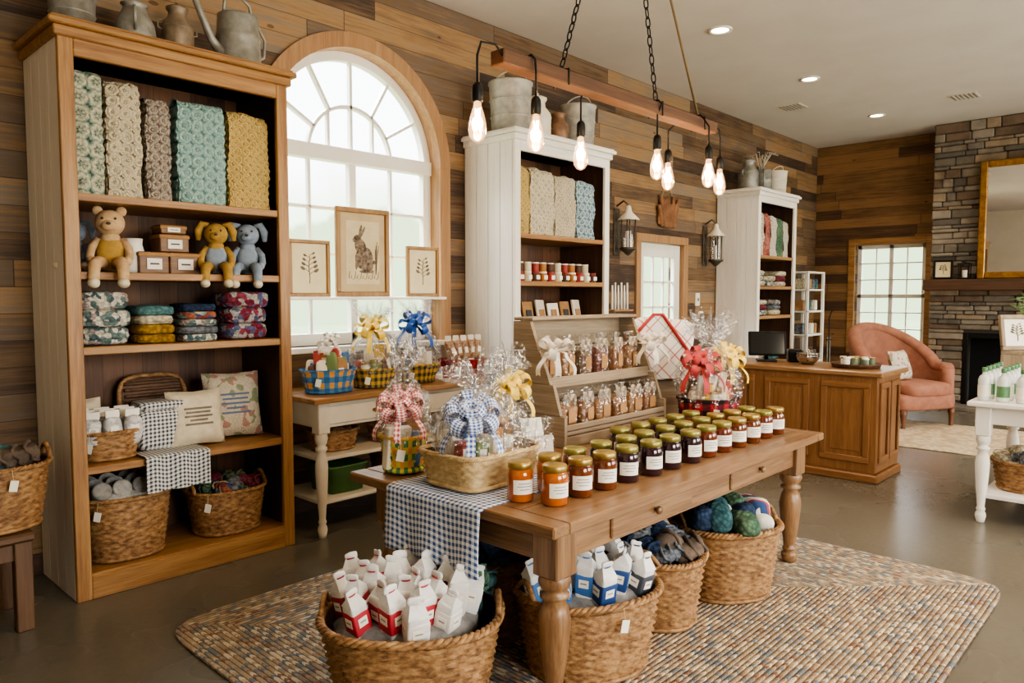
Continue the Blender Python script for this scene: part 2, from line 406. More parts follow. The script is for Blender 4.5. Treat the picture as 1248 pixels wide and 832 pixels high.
# ------------------------------------------------ bookcases
def bookcase(name,x,w,yf,dep,H,shelves,front,cornice,sidem,stile=.07):
    m=M(); L=dep
    nb=4
    for sx in(0,w-.035):
        for k in range(nb): m.bx(sx,sx+.035,.03+(L-.03)*k/nb+.002,.03+(L-.03)*(k+1)/nb-.002,0,H,sidem('z') if sx==0 or sidem is whitep else honey('z'),.003)
    m.bx(0,stile,0,.03,0,H,front('z'));m.bx(w-stile,w,0,.03,0,H,front('z'))
    m.bx(stile,w-stile,0,.03,0,.12,front('x')); m.bx(stile,w-stile,0,.03,H-.1,H,front('x'))
    m.bx(.035,w-.035,L-.03,L-.005,.02,H,M_back,0)
    m.bx(.02,w-.02,.02,L-.01,H-.02,H,dark('x'),0)
    for k in(0,1):
        m.bx(.036,.042,.03,L-.03,0.1,H-.02,dark('z'),0) if k==0 else m.bx(w-.042,w-.036,.03,L-.03,.1,H-.02,dark('z'),0)
    for z in shelves: m.bx(.035,w-.035,.012,L-.03,z-.04,z,honey('x'),.004)
    for i,(e,z0,z1) in enumerate(((.02,H-.02,H+.03),(.045,H+.03,H+.06),(.03,H+.06,H+.075))):
        m.bx(-e,w+e,-e,L,z0,z1,cornice('x'),.006)
    return m.done(name,(x,yf,0))
SH=[.13,.68,1.29,1.67,2.06]
bookcase('bookcase',1.15,1.22,4.08,.59,2.82,SH,honey,honey,whitep)
bookcase('display_cabinet',4.38,1.29,4.08,.59,2.82,SH,whitep,whitep,whitep)
bookcase('display_cabinet',8.85,1.16,4.1,.57,2.82,SH,whitep,whitep,whitep)
# ------------------------------------------------ basket
def basket(name,loc,rx,ry,h,mat=None,taper=.82,strands=13,cols=84,ex=2.4,rz=0,handles=True,tag=True,amp=.005,rimr=.011,z=0,tagang=225,ret=False):
    mat=mat or WK; m=M()
    def sp(a,r): return (rx*r*sg(cos(a),2/ex),ry*r*sg(sin(a),2/ex))
    vs=[];fs=[]; nr=strands*2+1
    for i in range(nr):
        t=i/(nr-1); row=i//2
        r=taper+(1-taper)*(t**.8)
        for j in range(cols):
            a=2*pi*j/cols; x,y=sp(a,r); l=math.hypot(x,y)
            ph=(j%3)
            o=(amp*(1.2 if ph==1 else .7) if ((j//3)+row)%2==0 else -amp*(.9 if ph==1 else .3)) if i%2==1 else -amp*1.2
            vs.append((x*(1+o/l),y*(1+o/l),.006+t*(h-.006)))
    for i in range(nr-1):
        for j in range(cols): j2=(j+1)%cols; fs.append((i*cols+j,i*cols+j2,(i+1)*cols+j2,(i+1)*cols+j))
    m.add(vs,fs,mat,True)
    vs=[];fs=[];N=40
    for i,(t,k) in enumerate(((1,.965),(0,.95),(0,.0))):
        r=taper+(1-taper)*t
        for j in range(N):
            x,y=sp(2*pi*j/N,r*k); vs.append((x,y,t*h+(1-t)*.015))
    for i in range(2):
        for j in range(N): j2=(j+1)%N; fs.append((i*N+j,i*N+j2,(i+1)*N+j2,(i+1)*N+j))
    m.add(vs,fs,WKD,True)
    for ph in(0,2*pi/3,4*pi/3):
        pts=[]
        for j in range(132):
            a=2*pi*j/132; x,y=sp(a,1.0); tw=a*22+ph; l=math.hypot(x,y); q=rimr*.6*cos(tw)
            pts.append((x*(1+q/l),y*(1+q/l),h+rimr*.6*sin(tw)))
        m.tube(pts,rimr*.6,mat,6,True)
    x0=[sp(2*pi*j/60,taper) for j in range(60)]; m.tube([(x,y,.012) for x,y in x0],.011,mat,6,True)
    if handles:
        for s in(-1,1):
            m.tube([(s*rx*.98,-.08+.16*k/10,h+.065*sin(pi*k/10)) for k in range(11)],.011,mat,8)
    if tag:
        a=math.radians(tagang-rz); x,y=sp(a,1.04); dn=Vector((cos(a),sin(a),0)); 
        T=TR(x+dn.x*.012,y+dn.y*.012,h-.07)@Matrix.Rotation(a+pi/2,4,'Z')@RY(12)
        m.box((0,0,0),(.035,.003,.05),TAG,.001,T=T)
        m.tube([(x,y,h+.005),(x+dn.x*.012,y+dn.y*.012,h-.045)],.0015,STR,5)
    return m.done(name,(loc[0],loc[1],z),rz)
K1=knit('knit_teal',['#5f8688','#44696e']);K2=knit('knit_grey',['#86898c','#666a72']);K3=knit('knit_navy',['#2f3d56','#3f506c'])
K4=knit('knit_cream',['#d4c9ae','#bfb193']);K5=knit('knit_mustard',['#b08a38','#967230']);K6=knit('knit_wine',['#6d2d3c','#85424f'])
K7=knit('knit_green',['#4f6d58','#6f8669']);K8=knit('knit_blue',['#4a6b94','#7692b0']);K9=knit('knit_multi',['#8f4c45','#7c9a9c','#c5b790','#465880','#a5664b'],50,.2,28)
K10=knit('knit_fairisle',['#cfc9b9','#6d7f7c','#c5beae','#a08b86','#54686c'],55,.2,40)
K11=knit('knit_stripewine',['#7a2f3f','#5c6280','#8b4352','#a5a29c'],60,.2,35)
def attach(o,b):
    bpy.context.view_layer.update(); o.parent=b; o.matrix_parent_inverse=b.matrix_world.inverted()
def pile(name,loc,rx,ry,z,n,mats,size=.12,h=.12,rz=0,twist=True,into=None,roll=False):
    m=M()
    m.soft((0,0,z-.04),(rx*1.75,ry*1.75,.14),mats[0],.8,20,8,.02)
    for i in range(n):
        a=i*2.4; r=math.sqrt((i+.5)/n)*.86; x,y=rx*r*cos(a),ry*r*sin(a)
        s=size*R.uniform(.8,1.2); T=RZ(R.uniform(0,180))@RY(R.uniform(-25,25))
        zz=z+h*(1-r*.7)*.8+R.uniform(-.01,.02)
        mt=mats[i%len(mats)]
        if roll:
            T=RZ(R.uniform(20,70))@RY(R.uniform(-15,15)); m.soft((x,y,zz),(s*1.9,s*.85,s*.85),mt,.6,24,14,.012,14,T=T); continue
        m.soft((x,y,zz),(s*1.5,s*.95,s*.8),mt,.75,22,12,.03,14,T=T)
        if twist:
            for q in range(3):
                m.tube([Vector((x,y,zz))+(T@Vector((s*(-.45+.45*q)+.02*sin(k),s*.49*cos(k*2*pi/14),s*.42*sin(k*2*pi/14)))) for k in range(14)],s*.07,mt,6,True)
    o=m.done(name,(loc[0],loc[1],0),rz)
    if into: attach(o,into)
    return o
def carton(m,x,y,z,w,h,T,body,band):
    t=TR(x,y,z)@T
    A=Matrix(m.T); m.T=A@t
    m.soft((0,0,h/2),(w,w,h),body,.25,20,12,.006,18)
    m.soft((0,0,h*.50),(w*1.05,w*1.05,h*.62),band,.2,20,10,.003,18)
    for q in(0,90,180,270): m.add(*bbox(w*.55,.002,h*.22,0),TAG,False,RZ(q)@TR(0,-w*.532,h*.55)); m.add(*bbox(w*.35,.002,h*.04,0),simple('label_ink','#8d857a'),False,RZ(q)@TR(0,-w*.535,h*.56))
    hw=w*.47; g=w*.55; zb=h*.94
    m.add([(-hw,-hw,zb),(hw,-hw,zb),(hw,hw,zb),(-hw,hw,zb),(-hw*.6,0,zb+g),(hw*.6,0,zb+g)],[(0,1,5,4),(2,3,4,5),(1,2,5),(3,0,4)],body,False)
    m.soft((0,0,zb+g+w*.1),(w*.75,w*.14,w*.35),body,.5,12,6,.012,20)
    m.tube([(w*.22*cos(k*pi/5),w*.1*sin(k*pi/5),zb+g*.95) for k in range(10)],.003,band,5,True)
    m.T=A
def cartons(name,loc,rx,ry,z,n,bands,rz=0,w=.076,h=.155,fill=None):
    m=M(); body=simple('waxed_paper','#e4e1dc','#d2cfca',12,.45,0,.8,25)
    m.soft((0,0,z-.02),(rx*2.2,ry*2.2,.14),fill or simple('tissue_paper','#8a8784','#6a6866',20,.8,0,.8,30),.8,24,10,.03,14)
    for i in range(n):
        a=i*2.4; r=math.sqrt((i+.4)/n)*1.0
        lean=16*r
        carton(m,rx*r*cos(a),ry*r*sin(a),z+R.uniform(-.01,.03)-.02*r,w*R.uniform(.9,1.1),h,RZ(math.degrees(a))@RY(lean)@RZ(R.uniform(-60,60)-math.degrees(a)),body,bands[i%len(bands)])
    return m.done(name,(loc[0],loc[1],0),rz)
def ribbon(name,c1,c2=None): return simple(name,c1,c2 or c1,30,.38)
RB_red=uvcheck('ribbon_red_gingham','#bd2f39',.018,'#f3e2dc');RB_blue=uvcheck('ribbon_blue_gingham','#1f4f9f',.018,'#e8ecf3')
RB_yel=ribbon('ribbon_yellow','#eac23c','#f3da74');RB_bl2=ribbon('ribbon_royal','#1a4796','#2860b8');RB_wht=ribbon('ribbon_white','#e4dccf','#d0c7b8');RB_r2=uvcheck('ribbon_red_dot','#a82433',.010,'#c4524f')
def bow(m,c,s,mat,n=12,w=.42,face=225,tails=3):
    c=Vector(c); fa=math.radians(face); F=Vector((cos(fa)*.6,sin(fa)*.6,.8)).normalized()
    q=F.to_track_quat('Z','Y').to_matrix()
    nout=max(2,int(n*.6)); nin=n-nout
    for k in range(n):
        if k<nout: ph=2*pi*k/nout+.2; el=math.radians(80 if k%2 else 66); L=s*1.15
        else: ph=2*pi*(k-nout)/max(1,nin)+.6; el=math.radians(34); L=s*.8
        d=q@Vector((cos(ph)*sin(el),sin(ph)*sin(el),cos(el)))
        sd=q@Vector((-sin(ph),cos(ph),0)); up=d.cross(sd)
        def P(u,v):
            along=L*max(0,sin(pi*u))**.75; per=L*.30*sin(2*pi*u)
            ww=w*s*(.25+.75*min(1,1.25*sin(pi*u)))*(v-.5)
            return c+d*along+up*(per+.10*s*abs(v-.5))+sd*ww
        m.grid(P,16,4,mat,uv=(L*2.5,w*s))
    for k in range(tails):
        az=fa+math.radians(-50+100*k/max(1,tails-1)); d=Vector((cos(az),sin(az),0)); sd=Vector((-sin(az),cos(az),0))
        m.grid(lambda u,v:c+d*(s*(.3+.9*sin(u*1.5))+.012*sin(9*u))+Vector((0,0,-1.35*s*u*u-(.2*s*abs(v-.5) if u==1 else 0)))+sd*((v-.5)*w*s*.7+ .25*s*(k-1)*u),10,2,mat,uv=(s*2,w*s*.7))
    m.soft(c+F*s*.25,(s*.3,s*.3,s*.3),mat,.9,12,8)
def cello(m,r,h,mat=CEL,z=0,seg=84,sx=1,sy=1,top=1.0):
    ph=[R.random()*6 for _ in range(4)]
    pf=[(r*.98,0),(r*1.06,h*.08),(r*1.10,h*.2),(r*1.04,h*.34),(r*.88,h*.47),(r*.62,h*.58),(r*.32,h*.67),(r*.16,h*.72),(r*.28,h*.78),(r*.5,h*.86),(r*.72*top,h*.95)]
    def fn(a,i):
        k=.05 if i<3 else (.12 if i<7 else .3); return 1+k*sin(9*a+ph[0]+i*.5)+k*.7*sin(15*a+ph[1]-i*.6)+k*.5*sin(23*a+ph[2]+i)
    def zf(a,i): return (i/10)**2*h*.10*sin(7*a+ph[3])+(i/10)**2*h*.06*sin(16*a+ph[2]) if i>7 else .006*sin(13*a+i*2)
    m.lathe(pf,mat,seg,(0,0,z),T=Matrix.Diagonal((sx,sy,1,1)),fn=fn,zf=zf,smooth=False)
def goodies(m,rx,ry,z,n,hmax=.16,pal=None):
    pal=pal or [KRF,TAG,simple('pack_blue','#436693'),simple('pack_red','#ab3f36'),simple('pack_yellow','#d8ae42'),simple('pack_brown','#603c2a'),simple('pack_green','#728453'),simple('pack_cream','#e2d6bd'),simple('pack_cream','#e2d6bd')]
    for i in range(n):
        a=i*2.4+.5; r=math.sqrt((i+.5)/n)*.8; x,y=rx*r*cos(a),ry*r*sin(a); h=R.uniform(.6,1)*hmax*(1.05-.35*r)
        T=RZ(R.uniform(-60,60))@RX(R.uniform(-14,14)); k=R.random(); mt=R.choice(pal)
        if k<.5:
            m.box((x,y,z+h/2),(R.uniform(.045,.08),R.uniform(.025,.05),h),mt,.003,T=T); m.box((x,y,z+h/2),(.04,.054,h*.35),TAG,.001,T=T)
        elif k<.8:
            m.soft((x,y,z+h/2),(.07,.05,h),mt,.5,16,10,.006,20,T=T)
        else:
            m.cyl((x,y,z),.028,h*.7,mt,16); m.cyl((x,y,z+h*.7),.029,.015,BRS,16)
# ------------------------------------------------ BLANKETS
cr=[crochet('crochet_sage','#93a494','#d9d0b2','#3f524e',.085),crochet('crochet_cream','#dcd0b5','#cfc2a4','#7d694a',.06),
    crochet('floral_grey','#968d81','#bcb1a1','#6f4c48',.05,1),crochet('crochet_aqua','#90b3ad','#a9c7bf','#587a78',.065),crochet('crochet_butter','#d9be7e','#cdaf6c','#987a3e',.05)]
def blanket(x0,x1,y,z0,z1,mat,name='crochet_blanket',th=.13):
    m=M(); w=x1-x0; H=z1-z0
    for l in range(3):
        o=Vector((R.random()*9,R.random()*9,0)); t=th-.035*l; hh=H-.018*l; r=t/2; ws=w*(1-.015*l)
        def P(u,v):
            s=v*(2*hh-2*r+pi*r)
            if s<hh-r: yy=-r; zz=s
            elif s<hh-r+pi*r: q=(s-(hh-r))/r; yy=-r*cos(q); zz=hh-r+r*sin(q)
            else: yy=r; zz=hh-r-(s-(hh-r+pi*r))
            x=(u-.5)*ws*(1-.05*max(0,(zz-(hh-.05))/.05))
            n1=noise.noise(Vector((x*12,zz*7,l*3+yy*2))+o); n2=noise.noise(Vector((x*40,zz*40,yy*9))+o)
            edge=.005*sin(zz*140) if u in(0,1) else 0
            return (x+edge+.010*noise.noise(Vector((zz*7,u*2,l))),yy*(1+.1*abs(n1))-.024*n1-.004*n2-(.012*cos((u-.5)*pi)),max(0.002,zz+.018*noise.noise(Vector((x*9,1,l))+o)*(zz/hh)))
        m.grid(P,20,56,mat)
        for sgn in(-1,1):
            m.grid(lambda u,v:(sgn*ws*.49,(u-.5)*t*.94,v*(hh-r*.6)),2,8,mat)
    return m.done(name,((x0+x1)/2,y,z0+.003))
for (a,b,zt),mt in zip(((1.20,1.365,2.68),(1.38,1.55,2.66),(1.575,1.70,2.61),(1.74,2.01,2.63),(2.03,2.28,2.62)),cr): blanket(a,b,4.22,2.06,zt,mt)
for (a,b,zt),mt in zip(((4.50,4.64,2.62),(4.65,4.96,2.62),(4.97,5.25,2.6),(5.27,5.53,2.58)),(cr[4],crochet('lace_cream','#ded4be','#d0c4a6','#9c8b68',.065),crochet('lace_ivory','#d8ccb6','#cabb9e','#a59474',.055),crochet('floral_blue','#7b99a8','#c5cfcc','#4f7282',.07))): blanket(a,b,4.22,2.06,zt,mt)
for (a,b,zt),mt in zip(((8.95,9.16,2.62),(9.17,9.34,2.6),(9.35,9.54,2.6),(9.55,9.74,2.58),(9.75,9.92,2.55)),(knit('quilt_cream',['#dad1bd','#cabfa5']),knit('quilt_rose',['#b87a6e','#a5564f']),crochet('floral_white','#dcd7ca','#d0c7b6','#b56d61',.06,1),K7,crochet('floral_pale','#d8d3c6','#c6bcaa','#84945f',.06,1))): blanket(a,b,4.24,2.06,zt,mt)
# ------------------------------------------------ dolls
def doll(name,loc,rz,skin,cloth,ear='long',s=1.0,hang=True):
    m=M(); m.T=Matrix.Scale(s,4)
    m.soft((0,0,.085),(.12,.10,.16),cloth,.8,18,12)
    m.ell((0,-.005,.155),(.085,.075,.07),skin)
    m.ell((0,-.01,.225),(.125,.115,.12),skin,20,14)
    m.ell((0,-.06,.21),(.065,.05,.05),skin); m.ell((0,-.086,.218),(.02,.014,.014),INK)
    for q in(-1,1):
        m.ell((q*.026,-.062,.242),(.012,.01,.012),INK)
        m.tube([(q*.045,0,.145),(q*.075,-.02,.11),(q*.08,-.055,.07),(q*.07,-.08,.05)],[.022,.019,.018,.02],skin,10); m.ell((q*.07,-.085,.05),(.042,.042,.042),skin)
        zl=-.05 if hang else .03
        pl=[(q*.03,-.02,.04),(q*.045,-.09,.045),(q*.055,-.145,.03)]+([(q*.058,-.16,-.02),(q*.058,-.16,zl)] if hang else [(q*.065,-.19,.03)])
        m.tube(pl,[.03,.027,.026,.023,.024][:len(pl)],skin,10); e=pl[-1]; m.ell((e[0],e[1]-.018,e[2]),(.05,.075,.045),TOYc)
        if ear=='long': m.tube([(q*.035,0,.275),(q*.07,.0,.28),(q*.09,-.005,.24),(q*.092,-.01,.19)],[.012,.02,.022,.012],skin,10)
        else: m.ell((q*.048,0,.28),(.045,.025,.045),skin)
    return m.done(name,loc,rz)
TOYb=simple('plush_tan','#c9a980','#b8966f',30,.95,0,.4,120);TOYg=simple('plush_blue','#8f9ba6','#78869a',30,.95,0,.4,120);TOYy=simple('plush_mustard','#b08c44','#997838',30,.95,0,.4,120);TOYc=simple('plush_cream','#d8ccb4','#c9bc9f',30,.95,0,.4,120)
doll('plush_bear',(1.405,4.22,1.67),-22,TOYb,TOYy,'round',1.15)
doll('plush_rabbit',(1.285,4.40,1.672),-20,TOYg,TOYg,'long',.95,False)
doll('plush_rabbit',(1.98,4.23,1.67),-25,TOYy,TOYg,'long',1.05)
doll('plush_rabbit',(2.18,4.24,1.67),-30,TOYg,TOYg,'long',1.08)
m=M(); m.lathe([(0,0),(.05,0),(.056,.02),(.056,.12),(.046,.16),(.05,.19),(.047,.19),(.042,.16),(0,.15)],WP,24); m.tube([(.05,0,.16),(.085,0,.15),(.088,0,.09),(.055,0,.05)],.008,WP,8); m.done('ceramic_jug',(1.545,4.30,1.67),40)
m=M(); bxm=wood('brown_box',['#4f3018','#6e4a2a','#85603c'],'x')
for (x,y,z,w,d,h) in((-.12,0,0,.16,.16,.12),(.05,0,0,.17,.16,.12),(.19,.02,0,.1,.14,.11),(.0,.01,.122,.16,.15,.1),(.0,.01,.225,.14,.13,.05)):
    m.box((x,y,z+h/2),(w,d,h),bxm,.005); m.box((x,y,z+h-.014),(w+.008,d+.008,.02),KRF,.003); m.box((x,y-d/2-.005,z+h*.45),(w*.5,.003,h*.5),TAG,.001); m.box((x,y-d/2-.0072,z+h*.45),(w*.3,.001,h*.08),INK,0)
m.done('keepsake_boxes',(1.745,4.30,1.67))
def stack(name,loc,w,d,layers,t,rz=0):
    m=M(); z=0
    for mt in layers:
        m.soft((R.uniform(-.006,.006),0,z+t*.52),(w*R.uniform(.95,1.03),d,t*1.05),mt,.42,30,10,.012,9); 
        m.soft((0,-d*.08,z+t*.52),(w*.98,d*.9,t*.5),mt,.5,24,8,.006,9); z+=t*.97
    return m.done(name,loc,rz)
stack('folded_knits',(1.345,4.27,1.29),.26,.27,[K10,K10,K10],.095)
stack('folded_knits',(1.60,4.25,1.29),.2,.24,[K5,K5,K4,K1],.052)
stack('folded_knits',(1.84,4.25,1.29),.21,.24,[K10,K2,K10,K9,K3],.044)
stack('folded_knits',(2.13,4.27,1.29),.27,.27,[K11,K11,K11],.095)
def pillow(name,loc,w,h,t,mat,rz=0,tilt=-14,deco=None):
    m=M(); T=TR(0,0,h/2*.97)@RX(tilt); m.pillow(w,h,t,mat,T)
    if deco:
        for k in range(5):
            m.grid(lambda u,v:( (u-.5)*w*(.5-.06*k*(k%2)),-t*.505-.001,(v-.5)*.012+(.14-.07*k)*h),4,1,deco,False,T)
    return m.done(name,loc,rz)
LIN=simple('linen','#d8ccb2','#c9bca0',20,.9,0,.4,160); LINF=knit('linen_floral',['#d9d0bb','#d4cbb5','#98a382','#d9d0bb','#bd9284','#d9d0bb'],120,.1,30)
FBR=simple('stitching','#857a6b','#675e52',20,.9)
pillow('throw_pillow',(1.30,4.48,.69),.24,.30,.12,LIN,0,-10)
pillow('throw_pillow',(1.84,4.25,.69),.31,.32,.13,LIN,-6,-14,FBR)
pillow('throw_pillow',(2.11,4.34,.69),.34,.40,.14,LINF,-10,-12,simple('stitch_blue','#5d7090'))
m=M(); T=TR(0,0,.21)@RX(-12)
m.soft((0,0,0),(.36,.03,.36),WKD,.4,32,12,0,1,T=T)
for k in range(9): m.tube([T@Vector((-.16+.32*q/20,-.017-.004*((q+k)%2),-.15+k*.037)) for q in range(21)],.012,WKD,6)
m.tube([T@Vector((.19*sg(cos(a*pi/20),.5),-.01,.19*sg(sin(a*pi/20),.5))) for a in range(40)],.014,WK,8,True)
m.done('wicker_tray',(1.72,4.54,.68))
b=basket('wicker_basket',(1.375,4.27),.155,.14,.15,z=.682,strands=8,cols=66,handles=False)
m=M()
for i in range(9):
    x=-.1+.1*(i%3); y=-.08+.08*(i//3); T=RZ(R.uniform(-20,20))@RX(R.uniform(-8,8))
    m.soft((x,y,.12),(.09,.065,.16),simple('bag_white','#d9d4cb','#96979d',40,.6),.5,16,10,.01,20,T=T); m.box((x,y,.215),(.075,.012,.04),TAG,.002,T=T)
    m.box((x,y-.034,.13),(.045,.003,.05),TAG,.001,T=T)
attach(m.done('soap_bags',(1.375,4.27,.71)),b)
GH1=check('gingham_slate_shelf','#2c3442',.022,'yz','#dcdad3')
m=M(); m.soft((0,.06,.12),(.28,.2,.23),GH1,.35,30,12,.01,8); m.soft((0,.06,.255),(.27,.19,.05),GH1,.4,26,8,.005,8)
m.grid(lambda u,v:((u-.5)*.34,-.02-.17*min(v/.35,1) if v<.35 else -.195-.01*sin(u*14),.012 if v<.35 else .012-(v-.35)*.30),18,16,GH1)
m.done('gingham_cloths',(1.66,4.25,.682))
b=basket('wicker_basket',(1.46,4.31),.23,.20,.34,z=.132,strands=18,cols=108)
m=M(); TW=simple('towel_grey','#b0aca4','#8a8984',30,.95,0,.5,90); TW2=simple('towel_dark','#6f6f70','#928e87',30,.95,0,.5,90)
for i in range(12):
    x=-.15+.1*(i%4); y=-.14+.11*(i//4)
    pr=[(0,.0)]+[(.005*k,.004*(k%2)) for k in range(1,9)]+[(.046,.0),(.049,-.01),(.049,-.1),(0,-.1)]
    m.lathe(pr,TW if i%2 else TW2,20,(x,y-.0,.07),T=RX(60))
m.soft((0,0,.0),(.38,.34,.1),TW,.6)
attach(m.done('rolled_towels',(1.46,4.31,.46)),b)
b=basket('wicker_basket',(2.04,4.31),.225,.19,.26,z=.132,strands=14,cols=108)
pile('knit_goods',(2.04,4.31),.2,.17,.38,8,[K7,K6,K2,K9],.09,.07,into=b)
def watering(name,loc,rz,s=1,mat=GLV):
    m=M(); m.T=Matrix.Scale(s,4)
    m.lathe([(0,0),(.10,0),(.105,.01),(.10,.02),(.095,.12),(.098,.13),(.095,.14),(.088,.22),(.09,.23),(.082,.23),(.08,.21),(.08,.05),(0,.05)],mat,28)
    m.tube([(.09,0,.04),(.15,0,.09),(.20,0,.18),(.25,0,.27)],[.022,.018,.015,.012],mat,12)
    m.lathe([(.012,0),(.035,.05),(.03,.055),(0,.055)],mat,20,(.245,0,.26),T=RY(32))
    m.tube([(-.09,0,.05),(-.15,0,.09),(-.16,0,.17),(-.12,0,.22),(-.085,0,.2)],.007,mat,8)
    m.tube([(.08,0,.22),(.07,0,.30),(0,0,.335),(-.07,0,.30),(-.085,0,.22)],.007,mat,8)
    return m.done(name,loc,rz)
def churn(name,loc,s=1,mat=GLV,rz=0):
    m=M(); m.T=Matrix.Scale(s,4)
    m.lathe([(0,0),(.11,0),(.115,.01),(.115,.2),(.11,.22),(.07,.27),(.065,.31),(.08,.33),(.082,.345),(.05,.36),(.015,.37),(.015,.385),(0,.39)],mat,28)
    for z in(.03,.18): m.lathe([(.116,z),(.12,z+.006),(.116,z+.012)],mat,28)
    for q in(-1,1): m.tube([(q*.112,0,.16),(q*.15,0,.17),(q*.15,0,.22),(q*.1,0,.235)],.007,mat,8)
    return m.done(name,loc,rz)
def bucket(name,loc,s=1,mat=GLV,rz=0):
    m=M(); m.T=Matrix.Scale(s,4)
    m.lathe([(0,0),(.105,0),(.12,.26),(.125,.265),(.125,.275),(.115,.275),(.1,.02),(0,.02)],mat,28)
    for z in(.08,.17): r=.105+.015*z/.26; m.lathe([(r,z),(r+.005,z+.005),(r,z+.01)],mat,28)
    m.tube([(.123*cos(t*pi/14),-.06*sin(t*pi/14),.26+.07*sin(t*pi/14)) for t in range(15)],.004,mat,6)
    return m.done(name,loc,rz)
TZ=2.897
watering('watering_can',(2.16,4.26,TZ),195,1.3); churn('metal_canister',(1.80,4.25,TZ),.72,simple('old_tin','#8f7d68','#705f4d',14,.5,.3)); 
m=M(); m.T=Matrix.Scale(1.0,4); m.lathe([(0,0),(.1,0),(.105,.02),(.095,.1),(.06,.17),(.055,.19),(.07,.2),(.04,.215),(.012,.225),(.014,.245),(0,.25)],GLV,26); m.tube([(.09,0,.05),(.15,0,.1),(.17,0,.18)],[.02,.014,.01],GLV,10); m.tube([(-.09,0,.04),(-.15,0,.08),(-.14,0,.15),(-.07,0,.17)],.009,GLV,8); m.done('metal_teapot',(1.57,4.24,TZ),70)
bucket('metal_bucket',(1.28,4.28,TZ),.95)
bucket('metal_bucket',(4.56,4.30,TZ),1.5,simple('galvanized_pale','#b5b0a4','#96928a',14,.5,.25,.15,30)); churn('milk_churn',(4.92,4.32,TZ),1.05,WPc); churn('metal_canister',(5.19,4.30,TZ),.8,simple('copper_old','#8f7055','#70503c',14,.5,.3)); bucket('metal_bucket',(5.46,4.30,TZ),1.4,simple('galvanized_pale','#b5b0a4'))
churn('milk_churn',(9.08,4.36,TZ),1.1,GLV);watering('watering_can',(9.45,4.34,TZ),30,1.3);bucket('metal_bucket',(9.87,4.34,TZ),1.2,WPc)
m=M()
for k in range(14):
    a=R.uniform(0,6.3);l=R.uniform(.1,.3); m.tube([(0,0,0),(.03*cos(a),.03*sin(a),.25),(l*.6*cos(a),l*.6*sin(a),.42),(l*cos(a),l*sin(a),.40)],[.004,.004,.003,.002],WPc,5)
m.done('dried_branches',(9.45,4.36,TZ+.1))
# ------------------------------------------------ cabinet 2 contents
m=M(); cols=[simple('jar_red','#963530'),simple('jar_amber','#a86d33'),simple('jar_brown','#523222'),simple('jar_cream','#d2c5a4')]
for i in range(11):
    for j in range(2):
        x=i*.1; c=cols[(i*3+j)%4]; m.cyl((x,j*.09,0),.034,.07,c,14); m.box((x,j*.09-.035,.035),(.045,.004,.035),TAG,.001); m.cyl((x,j*.09,.07),.034,.015,TAG if i%2 else cols[0],14)
        if j==1: m.cyl((x,j*.09,.086),.034,.07,cols[(i+1)%4],14); m.cyl((x,j*.09,.156),.034,.012,TAG,14)
m.done('small_preserve_jars',(4.53,4.17,1.67))
m=M()
for i in range(6):
    x=.08+i*.17; m.box((x,0,.1),(.13,.02,.18+.03*(i%3)),[TAG,KRF,WPc][i%3],.003,T=RX(-12)@RZ((i%3-1)*8)); m.box((x,-.018,.1),(.07,.004,.07),[KRF,INK,KRF][i%3],.001,T=RX(-12))
    m.soft((x,-.09,.03),(.12,.08,.07),[KRF,TAG,cols[2]][i%3],.5,16,8)
m.done('greeting_cards',(4.53,4.3,1.29+.002))
stack('folded_linens',(4.75,4.3,.68),.4,.3,[K4,K2,K4,K9,K6],.075); stack('folded_linens',(5.28,4.3,.68),.4,.3,[K10,K4,K1,K2],.08)
basket('wicker_basket',(4.75,4.33),.24,.19,.3,z=.132,tag=False);basket('wicker_basket',(5.30,4.33),.24,.19,.3,z=.132,tag=False)
for x,z,l in((9.12,1.67,[K4,K10,K4]),(9.45,1.67,[K10,K4]),(9.77,1.67,[K4,K6,K4]),(9.2,1.29,[K10,K6,K4]),(9.62,1.29,[K4,K2,K10]),(9.15,.68,[K4,K4,K2,K4]),(9.6,.68,[K1,K2,K4])): stack('folded_linens',(x,4.32,z),.27,.3,l,.07)
basket('wicker_basket',(9.17,4.36),.22,.18,.3,z=.132,tag=False);basket('wicker_basket',(9.67,4.36),.22,.18,.3,z=.132,tag=False)
m=M()
for x in(0,.6):
    for y in(0,.3): m.bx(x,x+.04,y,y+.04,0,1.9,WP)
for z in(.15,.55,.95,1.3,1.62,1.88): m.bx(0,.64,0,.34,z,z+.025,WP)
for z in(.575,.975,1.325,1.645):
    for k in range(5): c=[K1,K4,TAG,KRF,K2][(k+int(z*10))%5]; m.box((.08+k*.12,.15,z+.08),(.09,.12,.15),c,.01)
m.done('white_etagere',(10.85,4.25,0))
